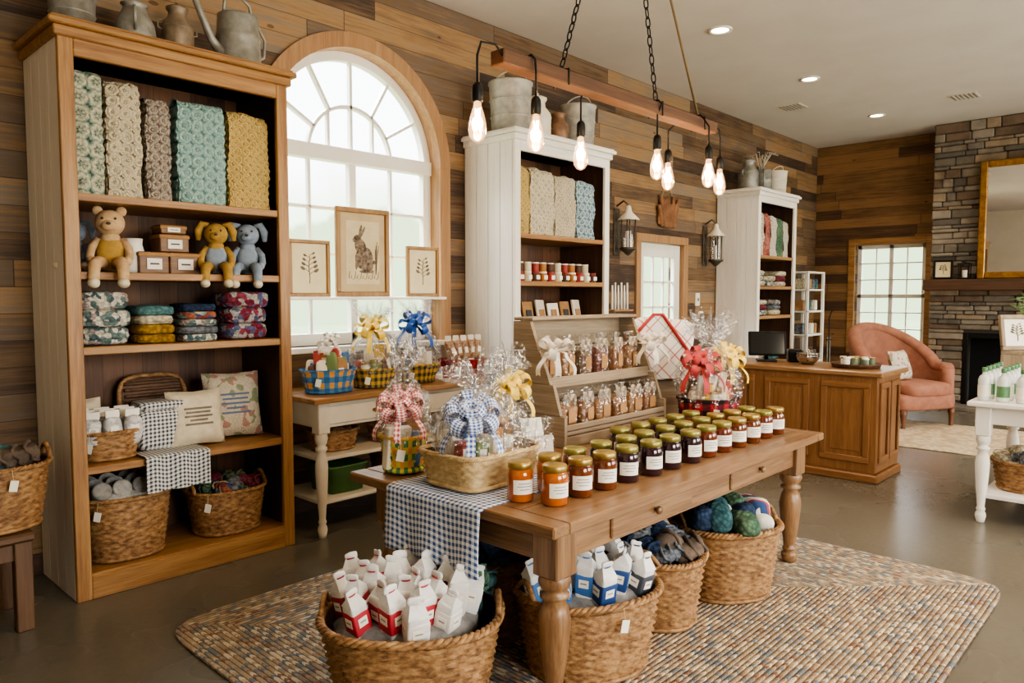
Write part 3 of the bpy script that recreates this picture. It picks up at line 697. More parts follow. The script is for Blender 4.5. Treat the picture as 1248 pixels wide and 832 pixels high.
# ------------------------------------------------ framed prints
def frame_pic(name,loc,w,h,fr,matc,art,rz=0,tilt=0,fw=.035):
    m=M(); T=RX(tilt)
    def b(c,d,mt): m.add(*bbox(d[0],d[1],d[2],.004),mt,False,T@TR(*c))
    b((0,0,fw/2),(w,.03,fw),fr);b((0,0,h-fw/2),(w,.03,fw),fr);b((-w/2+fw/2,0,h/2),(fw,.03,h-2*fw),fr);b((w/2-fw/2,0,h/2),(fw,.03,h-2*fw),fr)
    b((0,.006,h/2),(w-2*fw,.012,h-2*fw),matc)
    art(m,T,w-2*fw,h-2*fw,h/2)
    return m.done(name,loc,rz)
CRD=simple('mat_cream','#dfd0ac','#d4c49c',6,.8); DRW=simple('drawing_sepia','#5d4d3b','#7a6f5f',30,.9); CRW=simple('mat_border','#c2ad86','#b59f78',6,.8)
def botanical(m,T,w,h,zc):
    m.tube([T@Vector((.004*sin(k),-.003,zc-h*.3+h*.55*k/8)) for k in range(9)],.0025,DRW,5)
    for k in range(9):
        z=zc-h*.12+h*.38*k/8; s=-1 if k%2 else 1; L=w*.2*(1-.05*k)
        m.tube([T@Vector((0,-.003,z)),T@Vector((s*L*.6,-.003,z+L*.4)),T@Vector((s*L,-.003,z+L*.5))],.0018,DRW,5)
        m.ell((0,0,0),(L*.75,.002,L*.42),DRW,12,6,T=T@TR(s*L,-.004,z+L*.5)@RY(-30*s))
def deer(m,T,w,h,zc):
    m.add(*bbox(w*.74,.002,h*.8,0),simple('print_paper','#d2c4a2','#c4b38c',7,.85),False,T@TR(0,-.001,zc))
    D2=simple('drawing_fur','#463a2e','#948270',38,.95)
    def e(x,z,a,b,r=0): m.ell((0,0,0),(a*w,.003,b*h),D2,18,8,T=T@TR(x*w,-.004,zc+z*h)@RY(r),jit=.002)
    e(.02,-.07,.40,.30,10); e(-.06,.08,.24,.2,-30); e(-.13,.17,.17,.11,-15); e(-.19,.155,.09,.06,10); e(-.06,.27,.05,.17,14);e(-.01,.26,.045,.17,28); e(.12,-.16,.2,.16,0); e(-.14,-.13,.07,.18,8); e(.08,-.235,.34,.05,0); e(.24,-.12,.07,.06,0)
    for k in range(16): x=-.32+.043*k; m.tube([T@Vector((x*w,-.004,zc-.33*h)),T@Vector(((x+.02)*w,-.004,zc-(.24+.05*(k%3))*h))],.002,DRW,5)
    for k in range(5): x=.27+.02*k; m.tube([T@Vector((.28*w,-.004,zc-.28*h)),T@Vector((x*w,-.004,zc+(.05+.05*(k%3))*h))],.002,DRW,5)
FRW=wood('frame_wood',['#6f4b22','#8f6630','#a98246'],'z',.4)
frame_pic('framed_botanical_print',(2.82,4.60,1.54),.33,.40,FRW,CRD,botanical,fw=.026)
frame_pic('framed_animal_print',(3.275,4.60,1.54),.475,.655,FRW,CRW,deer,fw=.036)
frame_pic('framed_botanical_print',(3.85,4.60,1.54),.33,.40,FRW,CRD,botanical,fw=.026)
# ------------------------------------------------ white console by window
def turned(m,x,y,z0,z1,r,mat,top=.18,seg=20,block=1.0):
    H=z1-z0; hb=z1-top
    m.bx(x-r*block,x+r*block,y-r*block,y+r*block,hb,z1,mat,.005)
    L=hb-z0
    pf=[(0,0),(.55,0),(.62,.03),(.75,.07),(.7,.10),(.5,.13),(.62,.145),(.62,.16),(.5,.175),(.55,.22),(.8,.42),(.95,.6),(.98,.68),(.85,.76),(.6,.82),(.9,.84),(.9,.865),(.6,.88),(.85,.91),(1.0,.95),(.95,.98),(.9,1.0)]
    m.lathe([(r*a,z0+L*b) for a,b in pf],mat,seg,(x,y,0))
m=M()
wW=1.72; dD=.58; hh=.91
m.bx(-.03,wW+.03,-.04,dD,hh-.035,hh,honey('x'),.006)
m.bx(.04,wW-.04,.02,dD-.02,hh-.20,hh-.035,WPc)
for k in range(2): m.bx(.1+k*.82,.8+k*.82,.008,.022,hh-.18,hh-.06,WPc,.006); m.ell((.45+k*.82,-.005,hh-.12),(.03,.03,.03),BRS)
for x in(.07,wW-.07):
    for y in(.05,dD-.06): turned(m,x,y,0,hh-.035,.042,WPc,.2)
for z in(.24,.52): m.bx(.05,wW-.05,.03,dD-.04,z-.025,z,WPc)
m.done('console_table',(2.49,4.02,0))
m=M(); GRN=simple('green_bin','#4f7a43','#426a38',8,.5)
m.lathe([(.0,0),(.13,0),(.15,.17),(.16,.175),(.16,.185),(.145,.185),(.125,.02),(0,.02)],GRN,32,fn=lambda a,i:1/max(abs(cos(a)),abs(sin(a)))**.75); m.done('green_bin',(2.80,4.26,.242))
b=basket('wicker_basket',(2.77,4.26),.17,.14,.13,z=.522,handles=False,tag=False,strands=7,cols=60);pile('pine_cones',(2.77,4.26),.15,.12,.63,9,[simple('cone_brown','#604230','#7d5d40',20)],.06,.04,twist=False,into=b)
basket('wicker_basket',(3.3,4.26),.2,.15,.2,WKD,z=.242,handles=False,tag=False,strands=9,cols=66)
basket('wicker_basket',(3.25,4.26),.18,.14,.13,z=.522,handles=False,tag=False,strands=7,cols=60)
BM=check('basket_blue_orange','#2a5a88',.075,'cyl','#cf8f3a','#44749a');BY=check('basket_yellow_check','#2a303c',.05,'cyl','#c99f38','#857236');BR=knit('basket_red_mix',['#a8352f','#822727'],30,.2,9)
def gift(name,loc,z,rx,ry,hb,bm,bowm,bowz,cel=True,bs=.1,ch=.42,n=14,gh=.18,taper=.8,ex=2.2,rz=0,face=225,nl=11,bow2=None):
    b=basket(name,loc,rx,ry,hb,bm,taper,max(5,int(hb/.018)),66,ex,rz,False,True,.003,.008,z)
    m=M(); goodies(m,rx*.85,ry*.85,.02,n,gh+hb*.6)
    m.soft((0,0,hb*.6),(rx*1.75,ry*1.75,hb*.5),simple('shred_paper','#cfbd92','#ad9766',50,.95,0,.8,80),.8,24,8,.01,20)
    if cel: cello(m,max(rx,ry)*.98,ch,CEL,hb*.75,sx=rx/max(rx,ry),sy=ry/max(rx,ry))
    if bowm: bow(m,(0,0,bowz) if not isinstance(bowz,tuple) else bowz,bs,bowm,face=face,n=nl)
    if bow2: bow(m,bow2[1],bow2[2],bow2[0],face=face,n=nl)
    o=m.done(name+'_contents',(0,0,0)); o.parent=b
    return b
gift('gift_basket',(2.72,4.22),.912,.19,.14,.15,BM,RB_wht,(-.02,-.06,.34),False,.06,n=30,gh=.24)
gift('gift_basket',(3.10,4.24),.912,.17,.14,.13,BY,RB_yel,(-.04,-.04,.40),True,.11,.46,n=18,gh=.22)
gift('gift_basket',(3.50,4.26),.912,.17,.14,.13,BY,RB_bl2,(-.04,-.04,.42),True,.11,.48,n=18,gh=.22)
b=gift('gift_basket',(3.95,4.24),.912,.20,.15,.14,BR,None,.3,False,n=10,gh=.08)
m=M()
for i in range(10):
    x=-.15+.034*i*1.0; T=RY((i-4.5)*4)@RX(R.uniform(-10,4)); m.pillow(.08,.16,.05,simple('nut_bag','#a98a68','#70492f',50,.4),TR(x,-.03+.05*(i%2),.2)@T); m.box((x,-.06+.05*(i%2),.2),(.035,.004,.045),TAG,.001,T=T)
    m.grid(lambda u,v,x=x,i=i:(x+(u-.5)*.06+(i-4.5)*.006,-.03+.05*(i%2)+.006*sin(u*20),.27+v*.04),8,2,WPc)
attach(m.done('snack_bags',(3.95,4.24,.93)),b)
# ------------------------------------------------ MAIN TABLE
tx0,tx1,ty0,ty1,tz=1.89,4.32,1.58,2.78,.76
m=M(); L=tx1-tx0;D=ty1-ty0
for k in range(5): m.bx(0.09,L-.09,D*k/5+.001,D*(k+1)/5-.001,tz-.042,tz,tabw('x'),.004)
m.bx(0,.089,0,D,tz-.042,tz,tabw('y'),.006);m.bx(L-.089,L,0,D,tz-.042,tz,tabw('y'),.006)
m.bx(.14,L-.14,.09,.115,tz-.18,tz-.042,tabw('x'));m.bx(.14,L-.14,D-.115,D-.09,tz-.18,tz-.042,tabw('x'))
m.bx(.11,.135,.12,D-.12,tz-.18,tz-.042,tabw('y'));m.bx(L-.135,L-.11,.12,D-.12,tz-.18,tz-.042,tabw('y'))
for a in(.45,1.45):
    m.bx(a,a+.62,.078,.092,tz-.165,tz-.055,tabw('x'),.006); m.lathe([(0,.03),(.016,.026),(.018,.015),(.008,.01),(.008,0)],tabw('x'),16,(a+.31,.078,tz-.11),T=RX(90))
for x in(.155,L-.155):
    for y in(.125,D-.125): turned(m,x,y,.012,tz-.042,.062,tabw('z'),.19,28,.95)
m.done('farm_table',(tx0,ty0,0))
GH=check('gingham_navy','#2c4d80',.026,'xz','#e6e9ed')
m=M()
def P(u,v):
    y=(u-.5)*.56+ (0 if v<.55 else .012*sin((v-.55)*5))
    if v<.55: return (.52*(1-v/.55)-.0,y,.004+.002*sin(u*20+v*9))
    t=(v-.55)/.45; return (-.012-.012*sin(u*15)*t-.006,y*(1-.0*t),.002-.27*t)
m.grid(P,30,30,GH); o=m.done('gingham_runner',(tx0,2.2,tz))
so=o.modifiers.new('s','SOLIDIFY'); so.thickness=.003; so.offset=1
b=basket('gift_basket',(2.17,2.22),.225,.18,.14,WKL,.88,8,96,5,0,False,False,.004,.01,tz+.008)
m=M()
for i,(x,y,w,d,h,c) in enumerate(((.12,-.02,.09,.07,.21,KRF),(.05,-.03,.05,.08,.20,simple('pack_orange','#bd7f42')),(.0,-.05,.05,.07,.18,simple('pack_cream','#e2d6bd')),(.15,.07,.08,.08,.23,simple('pack_kraft2','#b3966c')),(-.05,.06,.08,.06,.2,simple('pack_blue','#436693')),(-.12,.06,.07,.07,.2,TAG),(-.1,-.08,.08,.06,.17,simple('pack_green','#728453')),(.06,.09,.06,.05,.24,TAG),(-.14,-.03,.05,.05,.17,simple('pack_red','#ab3f36')))):
    T=RZ(R.uniform(-15,15))@RY(R.uniform(-6,10)); m.box((x,y,h/2+.02),(w,d,h),c,.003,T=T); m.box((x,y-.001,h/2+.05),(w*.6,d+.004,h*.3),TAG,.001,T=T)
m.soft((0,0,.09),(.39,.31,.08),simple('shred_paper','#cbb78c'),.5,30,8,.012,20)
cello(m,.2,.40,CEL,.12,sx=.98,sy=.85); bow(m,(-.10,-.05,.28),.105,RB_blue,14,.5)
for k in range(4): m.grid(lambda u,v:(.02+.07*k+.09*(u-.5)+.01*sin(v*9),-.16+.02*sin(u*7+k),.13+.13*v+.01*sin(u*12)),6,5,CEL,False)
m.box((.17,-.14,.22),(.10,.004,.08),TAG,.001,T=RZ(-20)@RX(-20))
o=m.done('gift_basket_contents'); o.parent=b
gift('gift_basket',(2.06,2.60),tz+.008,.105,.105,.16,check('basket_harlequin','#437d4c',.06,'cyl','#d6924c','#c4b450'),RB_red,(-.05,-.04,.29),True,.095,.46,10,.16,.8,nl=14)
gift('gift_basket',(2.78,2.62),tz+.002,.12,.10,.12,WKL,RB_yel,(-.02,-.02,.31),True,.10,.42,10,.16,nl=14)
m=M(); m.box((0,0,.05),(.16,.002,.12),TAG,.0005,T=RX(-20));m.box((0,.03,.05),(.16,.002,.12),TAG,.0005,T=RX(20)); m.done('place_card',(2.66,2.33,tz+.006),-35)
# crate display
m=M(); cx0,cx1=0,.98
for sx in(cx0,cx1-.022):
    for (poly) in ([(0,0),(.36,0),(.36,.16),(0,.16)],[(.03,.165),(.36,.165),(.36,.32),(.08,.32)],[(.10,.325),(.36,.325),(.36,.49),(.17,.49)],[(.18,.495),(.36,.495),(.36,.65),(.24,.65)]):
        m.prism([(p[0],p[1]) for p in poly],-.011,.011,grey('y'),T=TR(sx+.011,0,0)@RZ(90))
for k in range(4): m.bx(.022,cx1-.022,.335,.355,.02+k*.16,.02+k*.16+.15,grey('x'))
m.bx(.022,cx1-.022,.0,.34,.06,.08,grey('x'));m.bx(.022,cx1-.022,-.0,.018,.0,.055,grey('x'));m.bx(.022,cx1-.022,.0,.016,.085,.115,grey('x'))
m.bx(.022,cx1-.022,.13,.34,.30,.32,grey('x'));m.bx(.022,cx1-.022,.115,.13,.295,.355,grey('x'))
m.bx(.0,cx1,.22,.36,.655,.672,grey('x'))
m.done('wooden_crate_display',(2.93,2.38,tz+.002))
for nm,x in(('ribbon_bow',2.945),('ribbon_bow',3.86)):
    m=M(); bow(m,(0,0,.0),.085,RB_wht,5,.5,230,3); m.done(nm,(x,2.46,tz+.50))
CB=[simple('nuts_brown','#6f462c','#926840',60,.5,0,.8,90),simple('nuts_tan','#a87f54','#82593a',60,.5,0,.8,90),simple('tea_dark','#4f3c2e','#70563f',60,.5,0,.8,90),simple('berries','#602c36','#824f3d',60,.5,0,.8,90)]
def snack(m,x,y,z,w,h,c,rz=0):
    m.T=TR(x,y,z)@RZ(rz)
    m.soft((0,0,h*.34),(w,w*.6,h*.66),c,.5,20,12,.012,22)
    m.soft((0,0,h*.40),(w*1.05,w*.66,h*.8),CEL,.5,20,12,.016,22)
    m.grid(lambda u,v:(w*(.15+.5*v)*(u-.5)*2,.014*sin(u*22)*(.3+v),h*(.76+.26*v+.02*sin(u*30)*v)),14,3,CEL,False)
    m.tube([(w*.2*cos(k*pi/6),w*.12*sin(k*pi/6),h*.77) for k in range(12)],.004,RB_wht,5,True)
    for q in(-1,1): m.grid(lambda u,v:(q*w*(.05+.28*sin(pi*u)),-w*.14-.02*v,h*.77+.03*sin(2*pi*u)*q),8,1,RB_wht)
    m.box((0,-w*.36,h*.34),(w*.5,.003,h*.32),KRF if rz>-4 else TAG,.001); m.box((0,-w*.362,h*.36),(w*.33,.002,h*.10),TAG if rz>-4 else INK,0)
    m.T=Matrix()
m=M()
for i in range(6): snack(m,.1+.155*i,.20,.322,.11,.24,CB[i%4],R.uniform(-12,12))
m.done('snack_pouches',(2.93,2.38,tz+.004))
m=M()
for i in range(6): snack(m,.1+.155*i,.07,.082,.12,.2,CB[(i+1)%2],R.uniform(-12,12))
m.done('snack_pouches',(2.93,2.38,tz+.004))
BUF=check('buffalo_check','#17100f',.075,'cyl','#ab1f2a','#5a151b')
PALW=[simple('pack_cream','#e2d6bd'),TAG,TAG,simple('pack_red','#ab3f36'),KRF]
gift('gift_basket',(4.08,2.19),tz+.002,.20,.17,.17,BUF,RB_r2,(-.10,-.0,.37),True,.11,.54,26,.26,.9,nl=14,bow2=(RB_yel,(.09,-.07,.40),.10))
n=NN('plaid_white_red'); o=n.sep(n.tc())
def ln(e,off,w_): return n.math('LESS_THAN',n.math('FRACT',n.math('DIVIDE',n.math('ADD',e,5+off),.17)),w_)
s1=n.math('ADD',o[0],o[2]); s2=n.math('SUBTRACT',o[0],o[2])
col=n.mix(n.math('MULTIPLY',n.math('MAXIMUM',ln(s1,0,.07),ln(s2,0,.07)),.75),'#ebe6de','#b0404a'); col=n.mix(n.math('MULTIPLY',n.math('MAXIMUM',ln(s1,.06,.04),ln(s2,.06,.04)),.7),col,'#4a628a')
PLD=n.fin(col,.9)
m=M()
m.soft((0,0,.2),(.5,.16,.4),PLD,.45,30,14,.03,7)
m.prism([(-.26,.02),(.26,.02),(.22,.16),(.02,.43),(-.04,.43),(-.24,.22)],-.085,-.06,PLD); m.tube([(-.26,-.09,.03),(-.24,-.09,.22),(-.04,-.09,.43),(.02,-.09,.43),(.22,-.09,.16),(.26,-.09,.03)],.011,simple('trim_red','#a52829'),8); m.done('plaid_quilt',(4.12,2.60,tz+.24),-38)
m=M(); m.bx(-.2,.2,-.05,.05,0,.238,grey('x')); m.done('wooden_riser',(4.12,2.60,tz+.001),-38)
def jarmesh(nm,col,lid):
    m=M(); g=simple('jam_'+nm,col[0],col[1],22,.12,0,0,60,1.0)
    m.lathe([(0,0),(.042,0),(.047,.006),(.047,.095),(.044,.108),(.038,.116),(.038,.12),(0,.12)],g,28)
    m.lathe([(.0,.138),(.040,.138),(.0435,.134),(.0435,.116),(.041,.114)],lid,28)
    m.lathe([(.036,.1385),(.033,.1375),(0,.1375)],lid,28)
    m.grid(lambda u,v:(.0478*cos((u-.5)*1.7),.0478*sin((u-.5)*1.7),.03+.05*v),10,1,TAG)
    for z,w in((.066,.9),(.056,1.1),(.045,.7)): m.grid(lambda u,v:(.0482*cos((u-.5)*w),.0482*sin((u-.5)*w),z+.003*v),8,1,simple('label_ink','#8d857a'),True)
    o=m.done('jam_jar'); me=o.data; bpy.data.objects.remove(o); return me
JM={'o':jarmesh('orange',('#9c4816','#b8621e'),BRS),'r':jarmesh('red',('#55200f','#6b2e18'),OLV),'p':jarmesh('plum',('#1d0b13','#321220'),OLV),'a':jarmesh('amber',('#733812','#54250e'),BRS)}
def jars(xs,y,seq,s=1.1):
    for x,q in zip(xs,seq):
        o=place(JM[q],'jam_jar',(x+R.uniform(-.008,.008),y+R.uniform(-.008,.008),tz+.001),240+R.uniform(-15,10)); o.scale=(s,s,s)
jars([2.12+.165*i for i in range(13)],1.77,'oaapppprraara')
jars([2.08+.175*i for i in range(12)],1.91,'oorpppppraar')
jars([2.95+.17*i for i in range(5)],2.05,'prppr')
# ------------------------------------------------ braided rug
n=NN('braided_rug'); o=n.sep(n.tc())
HX,HY=1.655,1.40
dxx=n.math('SUBTRACT',HX,n.math('ABSOLUTE',o[0]));dyy=n.math('SUBTRACT',HY,n.math('ABSOLUTE',o[1])); d=n.math('MINIMUM',dxx,dyy)
sel=n.math('LESS_THAN',dxx,dyy); al=n.math('ADD',n.math('MULTIPLY',sel,o[1]),n.math('MULTIPLY',n.math('SUBTRACT',1.0,sel),o[0]))
rw=n.math('DIVIDE',d,.024); row=n.math('FLOOR',rw); fr=n.math('FRACT',rw)
tri=n.math('ABSOLUTE',n.math('SUBTRACT',fr,.5))
cc=n.math('ADD',n.math('ADD',n.math('DIVIDE',al,.026),n.math('MULTIPLY',tri,1.6)),n.math('MULTIPLY',row,.5)); cf=n.math('FLOOR',cc)
w=n.white(n.comb(row,cf,2.0))[0]
seg=n.noise(n.comb(n.math('MULTIPLY',al,1.6),n.math('MULTIPLY',row,.37),0.0),1.5,2)
ww=n.math('FRACT',n.math('ADD',n.math('MULTIPLY',w,.8),seg))
col=n.ramp(ww,[(0,'#a5937b'),(.2,'#8d867c'),(.38,'#b9a88e'),(.56,'#74797d'),(.70,'#9d8871'),(.84,'#86695a'),(.89,'#cbbd a3'.replace(' ',''))],'CONSTANT')
f2=n.math('FRACT',cc)
h=n.math('MULTIPLY',n.math('SINE',n.math('MULTIPLY',fr,pi)),n.math('ADD',.6,n.math('MULTIPLY',n.math('SINE',n.math('MULTIPLY',f2,pi)),.4)))
col=n.mix(1.0,col,n.ramp(h,[(0,'#8a8074'),(.4,'#ffffff')]),'MULTIPLY'); n.bump(h,.8,.008)
M_rug=n.fin(col,.95,spec=.1)
m=M()
vs=[];fs=[];N=96
for z,k in((0,1),(.008,1.002),(.011,.995)):
    for j in range(N):
        a=2*pi*(j+.5)/N; vs.append(((HX)*k*sg(cos(a),.13),(HY)*k*sg(sin(a),.13),z))
for i in range(2):
    for j in range(N): j2=(j+1)%N; fs.append((i*N+j,i*N+j2,(i+1)*N+j2,(i+1)*N+j))
fs.append(tuple(2*N+j for j in range(N))); m.add(vs,fs,M_rug); m.done('braided_rug',(2.975,2.10,.001))
# ------------------------------------------------ baskets under table
ZR=.013
WB=simple('band_white','#dedbd5')
reds=[simple('band_red','#b02c38'),WB,simple('band_red2','#8f2435'),simple('band_pale','#dcd3cb'),simple('band_red','#b02c38')]
blus=[simple('band_navy','#26457a'),WB,simple('band_blue','#3f70aa'),simple('band_charcoal','#3f434a'),WB]
b=basket('wicker_basket',(1.76,2.18),.34,.30,.33,z=ZR,rz=-45,strands=22,cols=150,amp=.006,rimr=.016,tag=False)
cartons('milk_cartons',(1.735,2.185),.25,.21,.32,25,reds,-45)
pile('knit_goods',(1.95,2.13),.10,.12,.37,6,[K1,K8,K7,K2,K6],.10,.10,into=b)
b=basket('wicker_basket',(2.42,1.84),.30,.25,.33,z=ZR,rz=-20,strands=22,cols=150,amp=.006,rimr=.016,tagang=250)
cartons('milk_cartons',(2.41,1.835),.23,.17,.32,20,blus,-20)
b=basket('wicker_basket',(2.99,1.88),.22,.24,.32,z=ZR,strands=20,cols=132,amp=.006,rimr=.015,tag=False,rz=20)
pile('knit_goods',(2.99,1.88),.18,.19,.3,11,[K3,K2,simple('sock_brown','#6d5c4c','#4f443c',30,.9),K2],.12,.14,into=b)
b=basket('wicker_basket',(3.53,1.79),.27,.25,.36,z=ZR,rz=-30,strands=22,cols=144,amp=.006,rimr=.016,tag=False)
n=NN('striped_knit'); o=n.sep(n.tc()); q=n.math('FRACT',n.math('MULTIPLY',n.math('ADD',o[0],n.math('MULTIPLY',o[1],.6)),9)); 
col=n.ramp(q,[(0,'#dcd6c8'),(.35,'#2f466e'),(.6,'#a5353e'),(.75,'#dcd6c8')],'CONSTANT'); n.bump(n.noise(n.tc(),150,2),.5,.004); KS=n.fin(col,.95)
pile('knit_goods',(3.53,1.79),.24,.21,.35,12,[K7,KS,K3,KS,K1,KS,K4],.14,.15,into=b,roll=True)
b=basket('wicker_basket',(2.40,2.38),.25,.24,.36,z=ZR,strands=18,cols=96,tag=False);pile('knit_goods',(2.40,2.38),.23,.22,.38,14,[K2,K1,K3,K8,K7],.13,.17,into=b)
b=basket('wicker_basket',(3.15,2.42),.27,.24,.36,z=ZR,strands=18,cols=96,tag=False);pile('knit_goods',(3.15,2.42),.22,.2,.37,10,[K6,K2,K4],.13,.1,into=b)
# ------------------------------------------------ far-left stool + basket
m=M(); st=wood('stool_wood',['#452f1d','#60442c','#7a5b3c'],'z')
m.bx(-.26,.18,-.22,.22,.42,.46,wood('stool_wood',['#452f1d','#60442c','#7a5b3c'],'x'),.01)
for x in(-.21,.13):
    for y in(-.17,.17): m.bx(x-.035,x+.035,y-.035,y+.035,0,.42,st)
m.bx(-.18,.1,-.18,-.155,.33,.41,st);m.bx(-.18,.1,.155,.18,.12,.16,st)
m.done('wooden_stool',(.76,4.12,0))
b=basket('wicker_basket',(.79,4.12),.26,.22,.30,z=.462,strands=18,cols=120,tag=True,tagang=280);pile('knit_goods',(.79,4.12),.2,.17,.75,8,[K1,K4,simple('sock_brown','#6d5a48')],.11,.08,into=b)
# ------------------------------------------------ chandelier
m=M(); bx0,bx1,by,bz=2.18,3.95,2.13,2.48
bw=wood('beam_wood',['#3f2614','#563720','#6d482b'],'x',.75)
mx=3.07; m.T=TR(-mx,-by,0)
m.bx(bx0,bx1,by-.04,by+.04,bz,bz+.062,bw,.005)
FIL=emit('filament','#ffb060',160)
n=NN('bulb_glow'); tr=n.nd('ShaderNodeBsdfTransparent'); e=n.nd('ShaderNodeEmission'); e.inputs[0].default_value=C('#ffb774'); e.inputs[1].default_value=8.0
gl=n.nd('ShaderNodeBsdfGlossy'); gl.inputs['Roughness'].default_value=.03; mxs=n.nd('ShaderNodeMixShader'); lw=n.nd('ShaderNodeLayerWeight'); lw.inputs[0].default_value=.3
n.t.links.new(lw.outputs['Facing'],mxs.inputs[0]); mm=n.nd('ShaderNodeMixShader'); mm.inputs[0].default_value=.22; n.t.links.new(tr.outputs[0],mm.inputs[1]); n.t.links.new(e.outputs[0],mm.inputs[2])
n.t.links.new(mm.outputs[0],mxs.inputs[1]); n.t.links.new(gl.outputs[0],mxs.inputs[2]); n.t.links.new(mxs.outputs[0],n.out.inputs[0]); BG=n.m
bulbs=[(2.04,2.10,0),(2.35,2.07,1),(2.82,2.20,2),(3.33,2.10,3),(3.70,2.26,4),(3.76,2.04,5),(4.10,2.15,6)]
for bxp,byp,k in bulbs:
    out=(bxp<bx0 or bxp>bx1); zt=2.375
    if out:
        s=-1 if bxp<bx0 else 1; e0=bx0 if s<0 else bx1
        pts=[(e0,byp,bz+.03),(e0+s*.04,byp,bz+.065),(bxp-s*.02,byp,bz+.055),(bxp,byp,bz+.0),(bxp,byp,zt)]
    else:
        s=-1 if byp<by else 1
        pts=[(bxp,by,bz+.065),(bxp,by+s*.035,bz+.072),(bxp,by+s*.055,bz+.05),(bxp,byp,bz+.0),(bxp,byp,zt)]
    m.tube(pts,.005,BLK,8)
    m.lathe([(0,.0),(.012,0),(.02,-.012),(.022,-.03),(.022,-.07),(.019,-.075),(0,-.075)],BLK,20,(bxp,byp,zt))
    m.lathe([(.014,-.07),(.016,-.09),(.026,-.12),(.034,-.155),(.036,-.18),(.032,-.205),(.02,-.222),(.006,-.229),(0,-.23)],BG,24,(bxp,byp,zt))
    m.tube([(bxp+.012*cos(t*pi*2/5+ (0))*(.5 if t%2 else 1),byp+.012*sin(t*pi*2/5),zt-(.10 if t%2 else .185)) for t in range(11)],.0022,FIL,5)
    l=bpy.data.lights.new('bulb','POINT'); l.energy=12; l.color=(1,.68,.38); l.shadow_soft_size=.03
    o=bpy.data.objects.new('bulb_lamp',l); o.location=(bxp,byp,zt-.15); bpy.context.collection.objects.link(o)
def chain(a,b):
    a=Vector(a);b=Vector(b); L=(b-a).length; nl=int(L/.045); d=(b-a)/L; s1=d.cross(Vector((0,1,0))).normalized(); s2=d.cross(s1)
    for i in range(nl):
        c=a+d*(L*(i+.5)/nl); s=s1 if i%2 else s2
        m.tube([c+d*.028*cos(t*pi/5)+s*.012*sin(t*pi/5) for t in range(10)],.0035,BLK,5,True)
top=(mx,by,CH-.04)
chain((2.59,by,bz+.08),top);chain((3.36,by,bz+.08),top)
m.tube([(3.80,by,bz+.07),top],.007,simple('rope_wire','#6f5a38'),8)
for x in(2.59,3.36,3.80): m.tube([(x,by-.042,bz-.005),(x,by-.042,bz+.067),(x,by+.042,bz+.067),(x,by+.042,bz-.005)],.005,BLK,6); m.lathe([(.006,0),(.01,.01),(.006,.02)],BLK,12,(x,by,bz+.065))
m.lathe([(0,-.05),(.02,-.045),(.06,-.02),(.065,0)],BLK,24,(mx,by,CH))
m.done('beam_chandelier',(mx,by,0))
# ------------------------------------------------ wall decorations
LG2=simple('aged_lantern','#5d5548','#433c33',14,.5,.5)
def sconce(loc,s=1.25):
    m=M(); m.T=Matrix.Scale(s,4); m.bx(-.04,.04,-.015,0,-.3,.1,LG2)
    m.tube([(0,-.01,.12),(0,-.08,.16),(0,-.13,.12)],.008,LG2,8)
    m.lathe([(0,.12),(.02,.11),(.03,.06),(.09,.0),(.095,-.01),(.085,-.005),(.0,.04)],WPc,24,(0,-.13,0))
    for q in range(4): a=pi/4+q*pi/2; m.tube([(.06*cos(a),-.13+.06*sin(a),0),(.055*cos(a),-.13+.055*sin(a),-.24)],.006,LG2,6)
    m.lathe([(0,-.24),(.075,-.24),(.075,-.255),(.05,-.27),(.02,-.30),(0,-.31)],LG2,20,(0,-.13,0)); m.cyl((0,-.13,-.24),.022,.14,WP,14)
    m.lathe([(.052,-.24),(.052,-.01)],GLS,20,(0,-.13,0))
    m.done('wall_lantern',loc)
sconce((6.62,4.68,2.36)); sconce((8.55,4.68,2.30))
m=M(); rus=simple('carved_wood','#6f4a30','#8f6442',10,.8,0,.8,30)
m.bx(-.2,.2,-.03,0,-.18,.02,rus,.01)
for k in range(9): h=.16+.12*abs(sin(k*1.3)); m.box((-.17+.042*k,-.03,-.16+h/2),(.045,.04,h+.1),rus,.012,T=RY((k-4)*4))
m.tube([(-.12,-.01,.15),(0,-.02,.36),(.12,-.01,.15)],.004,STR,6); m.done('carved_wall_hanging',(7.62,4.67,2.55))
m=M(); m.bx(-.05,.05,-.02,0,-.08,.08,WP,.006); m.bx(-.02,.02,-.026,-.02,-.02,.02,GLV,.002); m.done('thermostat',(8.38,4.68,1.5))
m=M(); m.bx(-.18,.18,-.12,0,0,.02,hz)
for i in range(6): m.tube([(-.14+.056*i,-.06,.02),(-.14+.056*i,-.06,.28+.03*(i%2))],[.014,.009],WP,10)
m.done('candle_shelf',(6.62,4.68,1.38))
